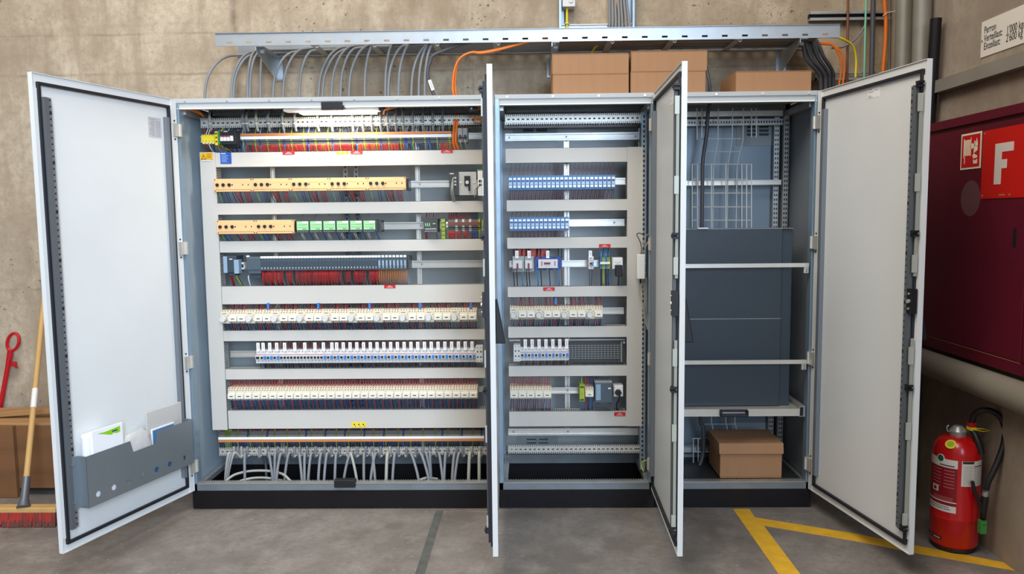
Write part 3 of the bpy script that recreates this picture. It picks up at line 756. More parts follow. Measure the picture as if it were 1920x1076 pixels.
for i, (x, a_, b_, c_, d_) in enumerate(rowsL):
    r = duct_h(x, 926, a_, b_, c_, d_, f'{nmL[i]} horizontal grey cable duct of the seven in the wide left cabinet'.replace('from the ', 'from ') , 'horizontal cable ducts of the wide cabinet'); DL.append(r)
for i, (x, a_, b_, c_, d_) in enumerate(rowsR):
    r = duct_h(x, 1176, a_, b_, c_, d_, f'{nmL[i]} horizontal grey cable duct in the middle cabinet', 'horizontal cable ducts of the middle cabinet'); DR.append(r)

def din(px0, px1, yt, yb, label, Y=None, m=None, group=None, holes=()):
    Y = Y or YR
    x0, x1, z0, z1 = R(px0, yt, px1, yb, Y); h = z1-z0
    b = MB(); b.box(x0, x1, Y+.006, Y+.008, z0+h*.18, z1-h*.18).box(x0, x1, Y, Y+.0015, z0, z0+h*.2).box(x0, x1, Y, Y+.0015, z1-h*.2, z1)
    b.box(x0, x1, Y, Y+.008, z0+h*.18, z0+h*.2+.001).box(x0, x1, Y, Y+.008, z1-h*.2-.001, z1-h*.18)
    for hp in holes:
        hx = at(hp, (yt+yb)/2, Y=Y).x; b.cyl((hx, Y+.006, (z0+z1)/2), (hx, Y+.001, (z0+z1)/2), .005, 10, 1)
    o = b.build('mounting_rail', [m or alu, steeld]); return tag(o, label, 'mounting rail', group)
gL, gR = 'mounting rails of the wide cabinet', 'mounting rails of the middle cabinet'
def rail_lbl(i, c): return f'{ordn(i)} metal mounting rail from the top in the {c}'
wl, ml = 'wide left cabinet', 'middle cabinet'
din(376, 924, 252, 263.5, rail_lbl(0, wl), group=gL, holes=(908,))
din(425, 924, 340, 352.5, rail_lbl(1, wl), group=gL, holes=(787, 889))
din(428, 924, 417, 430.5, rail_lbl(2, wl), group=gL, holes=(789,))
din(430, 924, 489.5, 503, rail_lbl(3, wl), group=gL, holes=(791, 912))
din(432, 924, 580.5, 592.5, rail_lbl(4, wl), group=gL, holes=(914,))
din(431, 924, 656, 668, rail_lbl(5, wl), group=gL, holes=(914,))
din(440, 924, 725, 736, rail_lbl(6, wl), group=gL, holes=(915,))
din(410, 924, 806, 816, rail_lbl(7, wl), group=gL, holes=(916,))
din(947, 1203, 249, 263, rail_lbl(0, ml), group=gR, m=steel, holes=(955, 1062, 1192))
din(953, 1173, 334.5, 347, rail_lbl(1, ml), group=gR)
din(955, 1171, 411.5, 424.5, rail_lbl(2, ml), group=gR, holes=(1152,))
din(955, 1168, 488, 500.5, rail_lbl(3, ml), group=gR)
din(956, 1170, 577, 589.5, rail_lbl(4, ml), group=gR)
din(958, 1168, 726, 738, rail_lbl(5, ml), group=gR, holes=(1064,))
din(953, 1199, 803, 816, rail_lbl(6, ml), group=gR, holes=(963, 1065))
# upright supports behind the rails
def upright(px, yt, yb, wpx, label, Y=.245, k=0):
    x0 = at(px, (yt+yb)/2, Y=Y).x; ww = wpx/360
    zt, zb_ = zx(yt, px, Y), zx(yb, px, Y)
    b = MB(); b.box(x0, x0+ww*.35, Y, Y+.002, zb_, zt).box(x0+ww*.65, x0+ww, Y, Y+.002, zb_, zt).box(x0+ww*.33, x0+ww*.67, Y+.012, Y+.014, zb_, zt).box(x0+ww*.33, x0+ww*.36, Y, Y+.014, zb_, zt).box(x0+ww*.64, x0+ww*.67, Y, Y+.014, zb_, zt)
    return tag(b.build('upright_profile', alu if k == 0 else steel), label, 'support profile', 'upright support profiles')
upright(515, 225, 850, 9, 'left upright support profile behind the rails of the wide cabinet')
upright(783, 225, 850, 9, 'right upright support profile behind the rails of the wide cabinet')
upright(1058.5, 262, 812, 9.5, 'white upright support profile in the centre of the middle cabinet')
upright(1196, 240, 815, 6.5, 'white upright support profile at the right of the middle cabinet', Y=.25)
for px, l in ((644, 'left'), (664, 'right')):
    x0 = at(px, 350, Y=.3).x; b = MB(); b.box(x0, x0+.026, .3, .31, .2, 2.0)
    z = .22
    while z < 1.98: b.box(x0+.009, x0+.017, .2985, .3, z, z+.01, 1); z += .025
    tag(b.build('upright_profile', [steeld, black]), f'{l} one of the punched dark uprights behind the ducts, wide cabinet', 'support profile', 'punched uprights')
# comb rails (cable clamp rails)
combm = mat('comb_rail_zinc', 'c9c5ba', .4, .4, .06, 20)
def comb(px0, px1, yt, yb, label, Y, m=combm, slots=True):
    x0, x1, z0, z1 = R(px0, yt, px1, yb, Y); h = z1-z0; th = h*.2
    b = MB(); b.box(x0, x1, Y, Y+.002, z0+th, z0+h*.43).box(x0, x1, Y, Y+.002, z1-h*.43, z1-th)
    x = x0
    while x < x1-.006:
        b.box(x, x+.0062, Y, Y+.002, z0, z0+th); b.box(x, x+.0062, Y, Y+.002, z1-th, z1); x += .0102
    x = x0
    while x < x1-.02: b.box(x, x+.0125, Y, Y+.002, z0+h*.43, z1-h*.43); x += .0245
    return tag(b.build('cable_clamp_rail', m), label, 'clamp rail')
comb(376, 926, 218.5, 237, 'toothed cable clamp rail at the top of the wide cabinet', .17)
comb(411, 926, 838, 853.5, 'toothed cable clamp rail near the floor of the wide cabinet', .17)
comb(947, 1206, 213, 232, 'toothed cable clamp rail at the top of the middle cabinet', .17)
comb(953, 1200, 834, 850, 'toothed cable clamp rail near the floor of the middle cabinet', .17)
comb(398, 926, 203, 214, 'second toothed rail behind the top clamp rail of the wide cabinet', .3, steeld)
comb(950, 1204, 199, 210, 'second toothed rail behind the top clamp rail, middle cabinet', .3, steeld)

# ---------------------------------------------------------------- wires
WM = [wred, wdred, wblue, wdblue, wlblue, wblack, wyg, worange, wwhite, wbrown]
R_, DR_, B_, DB_, LB_, K_, YG_, O_, W_, BR_ = range(10)
def wires(parent, spec, r=.0011, name='wiring', n=4, mats=None):
    """spec: list of (x0,y0,z0, x1,y1,z1, colour)"""
    for half in ([q for q in spec if q[5] > q[2]], [q for q in spec if q[5] <= q[2]]):
        if not half: continue
        b = MB()
        for (x0, y0, z0, x1, y1, z1, c) in half:
            dx, dz = x1-x0, z1-z0
            b.tube([(x0, y0, z0), (x0+dx*.1, y0+(y1-y0)*.2, z0+dz*.3), (x0+dx*.7, y0+(y1-y0)*.7, z0+dz*.7), (x1, y1, z1)], r, n, c)
        b.build(name, WM, parent, smooth=True, sharp=100)
def wset(x0, x1, z0, z1, n, cols, y0=.15, y1=.2, jit=.006, rnd=random):
    out = []
    for i in range(n):
        x = x0+(x1-x0)*(i+.5)/n
        out.append((x, y0+rnd.uniform(-.006, .006), z0, x+rnd.uniform(-jit, jit), y1+rnd.uniform(-.01, .01), z1, cols[i % len(cols)]))
    return out
def repeat(proto, n, step, lab):
    out = [proto]
    for i in range(1, n): out.append(dup(proto, (step*i, 0, 0), lab(i)))
    proto['label'] = lab(0); return out

# ---------------------------------------------------------------- contactors
def contactor_geo(t, x0, x1, z0, z1, mt=ivory2):
    h = z1-z0; w_ = x1-x0; g = .0004
    b = MB(); b.box(x0+g, x1-g, YF+.035, YR, z0, z1).box(x0+g, x1-g, YF+.02, YF+.035, z0+h*.1, z1-.0)
    b.box(x0+g, x1-g, YF+.012, YF+.02, z0+h*.16, z1-h*.12)
    b.build('body', mt, t)
    b = MB(); b.box(x0+w_*.06, x1-w_*.06, YF, YF+.012, z0+h*.2, z0+h*.55)
    b.build('front_plate', ivory, t)
    b = MB(); b.box(x0+w_*.3, x0+w_*.68, YF-.0006, YF, z0+h*.35, z0+h*.41); b.build('indicator_window', black, t)
    b = MB()
    for i in range(3):
        cx = x0+w_*(.2+.3*i)
        b.cyl((cx, YF+.02, z1-h*.06), (cx, YF+.0185, z1-h*.06), .0028, 8); b.cyl((cx, YF+.012, z1-h*.2), (cx, YF+.0105, z1-h*.2), .0022, 8)
        b.cyl((cx, YF+.0205, z0+h*.13), (cx, YF+.0185, z0+h*.13), .0025, 8)
    b.build('terminal_screw', screw, t)
def contactor(x0, x1, z0, z1, zu, zd, up, dn, group, label):
    t = thing('contactor', label, 'contactor', ((x0+x1)/2, YR, z0), group); contactor_geo(t, x0, x1, z0, z1)
    wires(t, wset(x0+.002, x1-.002, z1-.003, zu, len(up), up, .155, .185)+wset(x0+.001, x1-.001, z0+.003, zd, len(dn), dn, .16, .19), r=.0022); return t
# bottom row of the wide cabinet
x0, x1, z0, z1 = R(425.5, 726.5, 895, 751.5, YF); stp = (x1-x0)/30
zu, zd = DL[5][2]+.006, DL[6][3]-.006
c0 = contactor(x0, x0+stp, z0, z1, zu, zd, [R_, R_, R_], [DB_, B_, R_, DB_, B_], 'contactors in the bottom device row', 'x')
repeat(c0, 30, stp, lambda i: f'{side(i, 30)} white contactor in the bottom device row of the wide cabinet')
# middle cabinet bottom row (five)
x0, x1, z0, z1 = R(956, 726, 1034, 750.5, YF); s2 = (x1-x0)/5
c0 = contactor(x0, x0+s2, z0, z1, DR[5][2]+.006, DR[6][3]-.006, [R_, DR_, R_], [DB_, B_, R_, DB_], 'contactors in the bottom row, middle cabinet', 'x')
repeat(c0, 5, s2, lambda i: f'{side(i, 5)} of five white contactors in the bottom row, middle cabinet')
x0, x1, z0, z1 = R(1097.5, 727.5, 1113.5, 747.5, YF)
contactor(x0, x1, z0, z1, DR[5][2]+.006, DR[6][3]-.006, [R_, R_, B_, B_], [R_, B_, B_, LB_, B_], None, 'single white contactor between the green relay and the grey power supply')

# contactor + dial groups
def dial_unit(x0, x1, z0, z1, zu, zd, group, label):
    t = thing('dial_switch', label, 'motor starter', ((x0+x1)/2, YR, z0), group)
    h = z1-z0; w_ = x1-x0; g = .0004
    b = MB(); b.box(x0+g, x1-g, YF+.02, YR, z0, z1).box(x0+g, x1-g, YF+.01, YF+.02, z0+h*.06, z1-h*.14); b.build('body', ivory2, t)
    cx, cz = x0+w_*.42, z0+h*.36; rr = w_*.34
    b = MB(); b.cyl((cx, YF+.01, cz), (cx, YF+.002, cz), rr*1.1, 20); b.build('dial_ring', mgrey, t, smooth=True)
    b = MB(); b.cyl((cx, YF+.002, cz), (cx, YF-.018, cz), rr, 20, r1=rr*.92); b.box(cx-.0012, cx+.0012, YF-.0186, YF-.018, cz, cz+rr*.8); b.build('dial_knob', lgrey, t, smooth=True)
    b = MB()
    for i in range(3):
        q = x0+w_*(.2+.3*i); b.cyl((q, YF+.02, z1-h*.07), (q, YF+.0185, z1-h*.07), .0026, 8)
    b.box(x0+w_*.2, x1-w_*.3, YF+.009, YF+.01, z1-h*.26, z1-h*.23); b.cyl((x1-w_*.14, YF+.01, z0+h*.2), (x1-w_*.14, YF+.008, z0+h*.2), .002, 6); b.cyl((x1-w_*.14, YF+.01, z0+h*.6), (x1-w_*.14, YF+.008, z0+h*.6), .002, 6)
    b.build('terminal_screw', screw, t)
    wires(t, wset(x0+.004, x1-.004, z1-.003, zu, 3, [BR_, K_, DR_], .155, .19)+wset(x0+.002, x1-.002, z0+.003, zd, 5, [DB_, K_, DB_, B_, K_], .16, .19), r=.0014)
    return t
def startrow(px0, px1, yt, yb, n, zu, zd, cab, grp, cross):
    x0, x1, z0, z1 = R(px0, yt, px1, yb, YF); st = (x1-x0)/n; nd = (n+2)//3; nc = n-nd
    d0 = dial_unit(x0, x0+st, z0, z1, zu, zd, 'dial starters '+grp, 'x'); c0 = contactor(x0+st, x0+2*st, z0, z1, zu, zd, [DR_, K_, R_, DR_], [DB_, DR_, R_, DB_, K_, B_], 'contactors '+grp, 'x')
    for i in range(nd):
        l = f'{side(i, nd)} white dial switch in the dial row of the {cab}'
        if i == 0: d0['label'] = l
        else: dup(d0, (3*st*i, 0, 0), l)
    k = 0
    for i in range(n):
        if i % 3 == 0: continue
        l = f'{side(k, nc)} plain contactor in the dial row of the {cab}'
        if k == 0: c0['label'] = l
        else: dup(c0, (st*(i-1), 0, 0), l)
        k += 1
startrow(412, 893.5, 580.5, 606, 30, DL[3][2]+.006, DL[4][3]-.006, 'wide cabinet', 'in the dial row, wide cabinet', True)
startrow(956, 1130.5, 575, 599.5, 11, DR[3][2]+.006, DR[4][3]-.006, 'middle cabinet', 'in the dial row, middle cabinet', True)
for px in (503, 597, 693, 788, 883, 1042):
    zz = (575 if px < 900 else 566); x, z = at(px, zz, Y=.145).x, at(px, zz, Y=.145).z
    b = MB(); b.box(x-.005, x+.005, .14, .15, z-.012, z+.02)
    tagT(b, 'jumper_plug', tblue, f'small blue plug standing on the dial row, {"middle cabinet" if px > 900 else side([503, 597, 693, 788, 883].index(px), 5)+" in the wide cabinet"}', 'plug', 'blue plugs on the dial rows')

# ---------------------------------------------------------------- breakers
def breaker(x0, x1, z0, z1, poles, blue, fx, zu, zd, group, label, flagh):
    t = thing('circuit_breaker', label, 'circuit breaker', ((x0+x1)/2, YR, z0), group)
    h = z1-z0; w_ = x1-x0; g = .0003
    b = MB(); b.box(x0+g, x1-g, YF+.03, YR, z0, z1).box(x0+g, x1-g, YF+.012, YF+.03, z0+h*.3, z1-h*.3); b.box(x0+g, x1-g, YF+.02, YF+.03, z0, z0+h*.3)
    b.build('body', lgrey, t)
    b = MB(); b.box(x0, x1, YF+.0114, YF+.012, z1-h*.34, z1-h*.31); b.build('red_stripe', red, t)
    b = MB(); n = poles; pw = w_/n
    for i in range(n):
        cx = x0+pw*(i+.5); b.box(cx-pw*.28, cx+pw*.28, YF+.002, YF+.012, z1-h*.62, z1-h*.47, 0)
    b.build('toggle', black, t)
    if blue:
        b = MB(); b.box(x0+w_*.6, x0+w_*.92, YF, YF+.012, z1-h*.66, z1-h*.42); b.build('test_toggle', tblue, t)
    b = MB()
    for i in range(n):
        cx = x0+pw*(i+.5); b.cyl((cx, YF+.03, z1-h*.14), (cx, YF+.0285, z1-h*.14), .0024, 8); b.cyl((cx, YF+.02, z0+h*.14), (cx, YF+.0185, z0+h*.14), .0016, 6); b.cyl((cx, YF+.02, z0+h*.22), (cx, YF+.0185, z0+h*.22), .0016, 6)
    b.build('terminal_screw', black, t)
    if fx is not None:
        b = MB(); b.box(fx-.0085, fx+.0085, YF+.02, YF+.022, z1-h*.1, z1+flagh); b.box(fx-.001, fx+.002, YF+.0195, YF+.02, z1+flagh*.2, z1+flagh*.8, 1); b.build('label_flag', [whitep, mgrey], t)
    wires(t, wset(x0, x1, z1-.01, zu, 3*poles-2, [DR_, K_, DR_, BR_], .175, .19)+wset(x0, x1, z0+.01, zd, 2*poles, [K_, DB_, DR_, K_], .18, .2), r=.0018)
    return t
Zt, Zb = zx(656.5, 690, YF), zx(681, 690, YF); fh = zx(642.5, 690, YF)-Zt
zu, zd = DL[4][2]+.004, DL[5][3]-.004
def X5(px): return at(px, 668, Y=YF).x
first = [(477, 487, 482, 1, 0), (487, 498.5, 491.6, 2, 1), (498.5, 511, 504, 2, 1), (511, 523.5, 517, 2, 1), (523.5, 542.3, 532, 3, 0), (542.3, 561.2, 551, 3, 0), (561.2, 580.2, 570, 3, 0), (580.2, 599, 589, 3, 0), (599, 611.5, 605, 2, 1), (611.5, 624, 621, 2, 1), (624, 636.5, 630, 2, 1)]
nbr = len(first)+20
def bl(i, cab='wide cabinet', n=None): return f'{side(i, n or nbr)} circuit breaker with label flag, breaker row of the {cab}'
p3 = None
for i, (a_, b_, fpx, pl, bl_) in enumerate(first):
    breaker(X5(a_), X5(b_), Zb, Zt, pl, bl_, X5(fpx), zu, zd, 'circuit breakers in the wide cabinet', bl(i), fh)
st = (X5(891.5)-X5(636.5))/20
q = breaker(X5(636.5), X5(636.5)+st, Zb, Zt, 2, 1, X5(642.5), zu, zd, 'circuit breakers in the wide cabinet', bl(11), fh)
for i in range(1, 20): dup(q, (st*i, 0, 0), bl(11+i))
def feed_block(px0, yt, px1, yb, label):
    x0, x1, z0, z1 = R(px0, yt, px1, yb, YF+.01)
    b = MB(); b.box(x0, x1, YF+.01, YR, z0, z1)
    t = b.build('feed_terminal', lgrey); tag(t, label, 'terminal'); w_ = (x1-x0)
    b = MB()
    for fx in (.28, .75):
        for fz in (.1, .33, .66, .92): b.cyl((x0+w_*fx, YF+.01, z0+(z1-z0)*fz), (x0+w_*fx, YF+.0085, z0+(z1-z0)*fz), .004 if .2 < fz < .8 else .002, 8)
    b.build('terminal_hole', black, t)
feed_block(892, 649, 905, 679, 'light grey feed terminal block right of the breaker row, wide cabinet')
feed_block(963, 647.5, 976, 677.5, 'light grey feed terminal block left of the breakers, middle cabinet')
Zt, Zb = zx(653, 1020, YF), zx(677, 1020, YF); fh = zx(637, 1020, YF)-Zt
st = (X5(1067)-X5(976))/7
q = breaker(X5(976), X5(976)+st, Zb, Zt, 2, 1, X5(985), DR[4][2]+.004, DR[5][3]-.004, 'circuit breakers in the middle cabinet', bl(0, 'middle cabinet', 7), fh)
for i in range(1, 7): dup(q, (st*i, 0, 0), bl(i, 'middle cabinet', 7))
# dark blanking cover beside them
x0, x1, z0, z1 = R(1067.5, 641, 1172, 681, .16)
t = thing('busbar_cover', 'dark slatted blanking cover right of the breakers in the middle cabinet', 'cover', ((x0+x1)/2, .2, z0))
b = MB(); b.box(x0, x1, .185, .2, z0, z1)
b.build('cover_plate', dgrey, t)
b = MB(); n = 16
for i in range(n): b.box(x0+(x1-.02-x0)*i/n, x0+(x1-.02-x0)*i/n+.0015, .178, .185, z0+.02, z1-.02)
for i in range(7): b.box(x0, x1-.02, .180, .185, z0+.022+(z1-z0-.045)*i/6, z0+.0238+(z1-z0-.045)*i/6)
b.build('grid', mgrey, t)
b = MB(); b.box(x1-.02, x1-.015, .17, .185, z0+.004, z1-.003); b.cyl((x1-.004, .17, z1-.006), (x1-.004, .185, z1-.006), .006, 12); b.build('end_bracket', mgrey, t)
x0, x1, z0, z1 = R(955, 636, 1172, 638.5, .2); b = MB(); b.box(x0, x1, .2, .206, z0, z1); tagT(b, 'steel_strip', steel, 'thin bright steel strip above the breakers in the middle cabinet', 'strip')

# ---------------------------------------------------------------- apricot safety modules
def safety(x0, x1, z0, z1, zd, group, label, black_end=False):
    t = thing('safety_module', label, 'control module', ((x0+x1)/2, YR, z0), group); h = z1-z0; w_ = x1-x0
    b = MB(); b.box(x0+.0003, x1-.0003, YF, YR, z0, z1).box(x0+.0003, x1-.0003, YF-.0006, YF, z0+h*.68, z0+h*.695); b.build('housing', peach, t)
    b = MB()
    for i in range(3):
        cx = x0+w_*(.09+.157*i); b.cyl((cx, YF, z0+h*.52), (cx, YF-.006, z0+h*.52), .0085, 16)
    b.build('rotary_switch', black, t, smooth=True)
    b = MB()
    for (fx, fz, r) in ((.48, .52, .004), (.755, .52, .0035), (.9, .52, .0035), (.17, .52, .0012), (.33, .52, .0012), (.03, .93, .003), (.97, .93, .003), (.03, .07, .003), (.97, .07, .003)): b.cyl((x0+w_*fx, YF, z0+h*fz), (x0+w_*fx, YF-.001, z0+h*fz), r, 8)
    b.build('indicator', screw, t)
    b = MB(); n = 20
    for i in range(n):
        cx = x0+w_*(.06+.88*i/(n-1)); b.box(cx-.0022, cx+.0022, YF-.0006, YF, z0+h*.12, z0+h*.17)
    b.build('terminal_opening', screw, t)
    sp = []
    for (fx, c) in ((.06, YG_), (.09, LB_), (.14, B_), (.2, LB_), (.24, B_), (.3, B_), (.42, DB_), (.45, K_), (.48, DR_), (.52, R_), (.56, R_), (.6, DR_), (.63, K_), (.74, DR_), (.78, R_), (.82, R_), (.86, DR_)):
        if random.random() < .2: continue
        x = x0+w_*fx; sp.append((x, .15, z0+.002, x+random.uniform(-.002, .018), .19, zd, c))
    wires(t, sp, r=.0018)
    return t
x0, x1, z0, z1 = R(401, 333.5, 761, 357.5, YF); st = (x1-x0)/5
q = safety(x0, x0+st, z0, z1, DL[1][3]-.006, 'apricot control modules', 'x')
repeat(q, 5, st, lambda i: f'{side(i, 5)} of five apricot control modules on the upper rail')
x0, x1, z0, z1 = R(406.5, 412.5, 551, 438, YF); st = (x1-x0)/2
q = safety(x0, x0+st, z0, z1, DL[2][3]-.006, 'apricot control modules', 'x')
repeat(q, 2, st, lambda i: f'{("left", "right")[i]} apricot control module on the second rail beside green relays')
for (a_, yt, c_, yb, l) in ((761.5, 335, 766, 357, 'small black end clamp right of the five apricot modules'), (551.5, 414, 554, 436, 'small black end clamp right of the two apricot modules')):
    x0, x1, z0, z1 = R(a_, yt, c_, yb, .14); b = MB(); b.box(x0, x1, .14, YR, z0, z1); b.box(x0, x1-.002, .135, .14, z0+.01, z1-.01); tagT(b, 'end_clamp', black, l, 'clamp')

# green labelled relays
x0, x1, z0, z1 = R(554.5, 412.5, 705, 435.5, YF); st = (x1-x0)/6
def grelay(x0, x1, z0, z1):
    t = thing('monitoring_relay', 'x', 'relay', ((x0+x1)/2, YR, z0), 'green labelled relays'); h = z1-z0; w_ = x1-x0
    b = MB(); b.box(x0+.0004, x1-.0004, YF+.006, YR, z0, z1); b.build('housing', dgrey, t)
    b = MB(); b.box(x0+w_*.08, x1-w_*.06, YF, YF+.006, z0+h*.2, z1-h*.08)
    for fz in (.42, .62): b.box(x0+w_*.14, x1-w_*.14, YF-.0005, YF, z0+h*fz, z0+h*(fz+.02), 1)
    b.box(x0+w_*.5, x0+w_*.8, YF-.0006, YF, z0+h*.26, z0+h*.32, 1); b.build('face_label', [greenp, green], t)
    b = MB(); b.box(x0+w_*.5, x1-w_*.08, YF-.0012, YF, z1-h*.26, z1-h*.1); b.build('name_tag', whitep, t)
    b = MB()
    for i in range(6): b.box(x0+w_*(.08+.14*i), x0+w_*(.15+.14*i), YF+.005, YF+.006, z0+h*.04, z0+h*.12)
    b.build('terminal_opening', mgrey, t)
    wires(t, [(x0+w_*.25, .15, z0, x0+w_*.35, .19, DL[2][3]-.004, W_), (x0+w_*.36, .15, z0, x0+w_*.46, .19, DL[2][3]-.004, W_), (x0+w_*.85, .15, z0, x0+w_*1.0, .19, DL[2][3]-.004, LB_), (x0+w_*.93, .15, z0, x0+w_*1.08, .19, DL[2][3]-.004, DB_), (x0+w_*.25, .15, z1, x0+w_*.3, .19, DL[1][2]+.004, BR_)], r=.0016)
    return t
q = grelay(x0, x0+st, z0, z1); repeat(q, 6, st, lambda i: f'{side(i, 6)} of six dark relays with pale green face labels')
x0, x1, z0, z1 = R(705, 413, 714, 435, .13); b = MB(); b.box(x0+.001, x1, .14, YR, z0, z1).box(x0+.001, x0+.01, .125, .14, z0+.004, z1-.002); tagT(b, 'end_clamp', dgrey, 'dark end clamp closing the row of green labelled relays', 'clamp')

# ---------------------------------------------------------------- I/O station
zl0, zl1 = zx(506, 625, YF), zx(483, 625, YF)
def X3(px): return at(px, 495, Y=YF).x
def iom(x0, x1, wide, cols, label):
    t = thing('io_module', label, 'control module', ((x0+x1)/2, YR, zl0), 'slim modules of the control station'); h = zl1-zl0; w_ = x1-x0
    b = MB(); b.box(x0+.0004, x1-.0004, YF+.01, YR, zl0, zl1+.004).box(x0+.0008, x1-.0012, YF, YF+.01, zl0, zl0+h*.8); b.build('housing', dslate, t)
    b = MB(); b.box(x0+.001, x1-.001 if not wide else x1-.004, YF+.004, YF+.008, zl1-.001, zl1+.010); b.build('label_strip', whitep, t)
    b = MB(); b.box(x0+w_*.25, x0+w_*.75, YF-.001, YF, zl0+h*.3, zl0+h*.75); b.build('release_lever', lslate if wide else dslate2, t)
    b = MB(); b.box(x0+w_*.4, x0+w_*.65, YF-.0013, YF, zl0+h*.17, zl0+h*.23); b.build('marker_dot', whitep, t)
    zz = DL[3][3]-.004
    b = MB()
    for k_, c in enumerate(cols):
        xx = x0+w_*(k_+.5)/len(cols); jx = random.uniform(-.006, .004)
        b.tube([(xx, YF+.02, zl0), (xx+.002, YF+.012, zl0-.02), (xx+jx, YF+.02, zl0-.045), (xx+jx*1.3-.002, .185, zz)], .0021, 5, c)
    b.build('wiring', WM, t, smooth=True, sharp=100)
    return t
st = (X3(708)-X3(488))/38
protos = []
ntot = 38+8
seq = [[R_, R_, DR_], [R_, R_], [R_, R_, R_], [DR_, R_], [K_], [R_, DR_, R_]]
pat = [0, 1, 2, 1, 0, 2, 1, 4, 5, 1, 4, 1, 3, 1, 0, 5, 3, 2, 5, 2, 2, 0, 2, 2, 5, 3, 4, 3, 1, 4, 2, 5, 1, 3, 4, 2, 0, 2]
PR = {}
for i in range(38):
    l = f'{side(i, ntot)} slim slate module of the control station above red wires'
    if pat[i] in PR: k_, o = PR[pat[i]]; dup(o, (st*(i-k_), 0, 0), l)
    else: PR[pat[i]] = (i, iom(X3(488)+st*i, X3(488)+st*(i+1), False, seq[pat[i]], l))
st2 = (X3(763)-X3(708))/8; o = None
for i in range(8):
    l = f'{side(38+i, ntot)} module of the control station, above orange wires'
    if o: dup(o, (st2*i, 0, 0), l)
    else: o = iom(X3(708), X3(708)+st2, True, [O_, O_], l)
# head module
x0, x1, z0, z1 = R(462.5, 483, 488, 506, YF)
t = thing('interface_module', 'slate head module at the left end of the control station', 'control module', ((x0+x1)/2, YR, z0))
b = MB(); b.box(x0+.006, x1, YF+.006, YR, z0-.02, z1+.004).box(x0, x1, YF, YF+.03, z0, z1); b.build('housing', dslate, t, bevel=.002)
xa, xb, za, zc_ = R(469, 506, 489, 522, YF+.02); b = MB(); b.box(xa, xb, YF+.02, YF+.04, za, zc_); b.build('plug_cover', dslate2, t, bevel=.002)
xa, xb, za, zc_ = R(462, 479, 467.5, 482, YF+.01); b = MB(); b.box(xa, xb, YF+.01, YF+.014, za, zc_); b.build('name_tag', whitep, t)
b = MB(); xw = at(466, 520, Y=.15); b.tube([(xw.x, .15, xw.z+.01), (xw.x, .15, xw.z-.01), (xw.x-.002, .18, DL[3][3])], .003, 6); b.build('white_cable', wwhite, t, smooth=True)
# psu at left
x0, x1, z0, z1 = R(419, 480, 447.5, 513, YF)
t = thing('power_supply', 'small slate power supply at the far left of the control station rail', 'power supply', ((x0+x1)/2, YR, z0)); w_ = x1-x0; h = z1-z0
b = MB(); b.box(x0+.01, x1-.012, YF, YR, z0+.006, z1); b.box(x0+w_*.3, x1-w_*.3, YF+.01, YR-.02, z0-.012, z0+.006); b.build('housing', dslate2, t, bevel=.002)
b = MB(); b.box(x0, x0+.02, YF-.003, YF+.02, z0+.004, z1-.002); b.box(x1-.024, x1, YF-.003, YF+.05, z0, z1-.02); b.build('front_flap', lslate, t, bevel=.001)
b = MB(); b.box(x0+w_*.4, x0+w_*.6, YF-.001, YF, z1-.018, z1-.014); b.build('name_tag', whitep, t)
wires(t, [(x0+.02+.004*i, .15, z0, x0+.02+.003*i, .19, DL[3][3]-.004, c) for i, c in enumerate((R_, DR_, R_, DR_))]+[(x0+.05+.004*i, .15, z0, x0+.062+.006*i, .19, DL[3][3]-.004, c) for i, c in enumerate((YG_, YG_, K_))], r=.0018)
x0, x1, z0, z1 = R(449.5, 492, 457.5, 505, .16); b = MB(); b.box(x0, x1, .17, YR, z0, z1).box(x0, x1, .16, .17, z1-.008, z1).box(x0, x1, .16, .17, z0, z0+.008).box(x0+.006, x1-.006, .165, .17, z0+.01, z1-.012, 1); tagT(b, 'end_clamp', [lgrey, black], 'light grey end clamp between the small power supply and head module', 'clamp')
x0, x1, z0, z1 = R(764, 480, 767, 505, YF+.01); b = MB(); b.box(x0, x1, YF+.01, YR, z0, z1); tagT(b, 'end_cover', dgrey, 'thin dark end cover at the right end of the control station', 'cover')

# ---------------------------------------------------------------- right part of wide cabinet rows
x0, x1, z0, z1 = R(842, 323.5, 860, 366, YF+.01); w_ = x1-x0; h = z1-z0
t = thing('network_switch', 'black slim network switch with grey patch cables', 'network switch', ((x0+x1)/2, YR, z0))
b = MB(); b.box(x0+.004, x1, YF+.01, YR, z0, z1); b.box(x0, x0+.006, YF+.03, YR, z0+.01, z1); b.build('housing', dgrey, t)
b = MB()
for fz in (.72, .56, .42): b.box(x0+w_*.5, x0+w_*.75, YF+.007, YF+.01, z0+h*fz, z0+h*(fz+.08))
b.box(x0+w_*.1, x0+w_*.5, YF+.009, YF+.01, z1-.008, z1-.003); b.build('port', lgrey, t)
b = MB()
for i, fz in enumerate((.76, .6, .46)):
    b.tube(curve([(x0+w_*.6, YF+.008, z0+h*fz), (x0+w_*.45, YF-.012, z0+h*(fz-.06)), (x0+w_*(.25+.1*i), YF-.006, z0+h*.2), (x0+w_*(.3+.12*i), .16, z0-.03), (x0+w_*(.3+.12*i), .19, DL[1][3])], 5), .003, 6)
b.build('patch_cable', cpale, t, smooth=True, sharp=90)
x0, x1, z0, z1 = R(860.5, 322, 893, 365.5, YF+.02); w_ = x1-x0; h = z1-z0
t = thing('key_switch_panel', 'small grey plate with a black key switch beside the network switch', 'switch panel', ((x0+x1)/2, YR, z0))
b = MB(); b.box(x0, x1, YF+.02, YF+.023, z0, z1); b.box(x0, x1, YF+.023, YR, z0+.02, z0+.024); b.build('plate', mat('plate_grey', 'b9b8b4', .5), t)
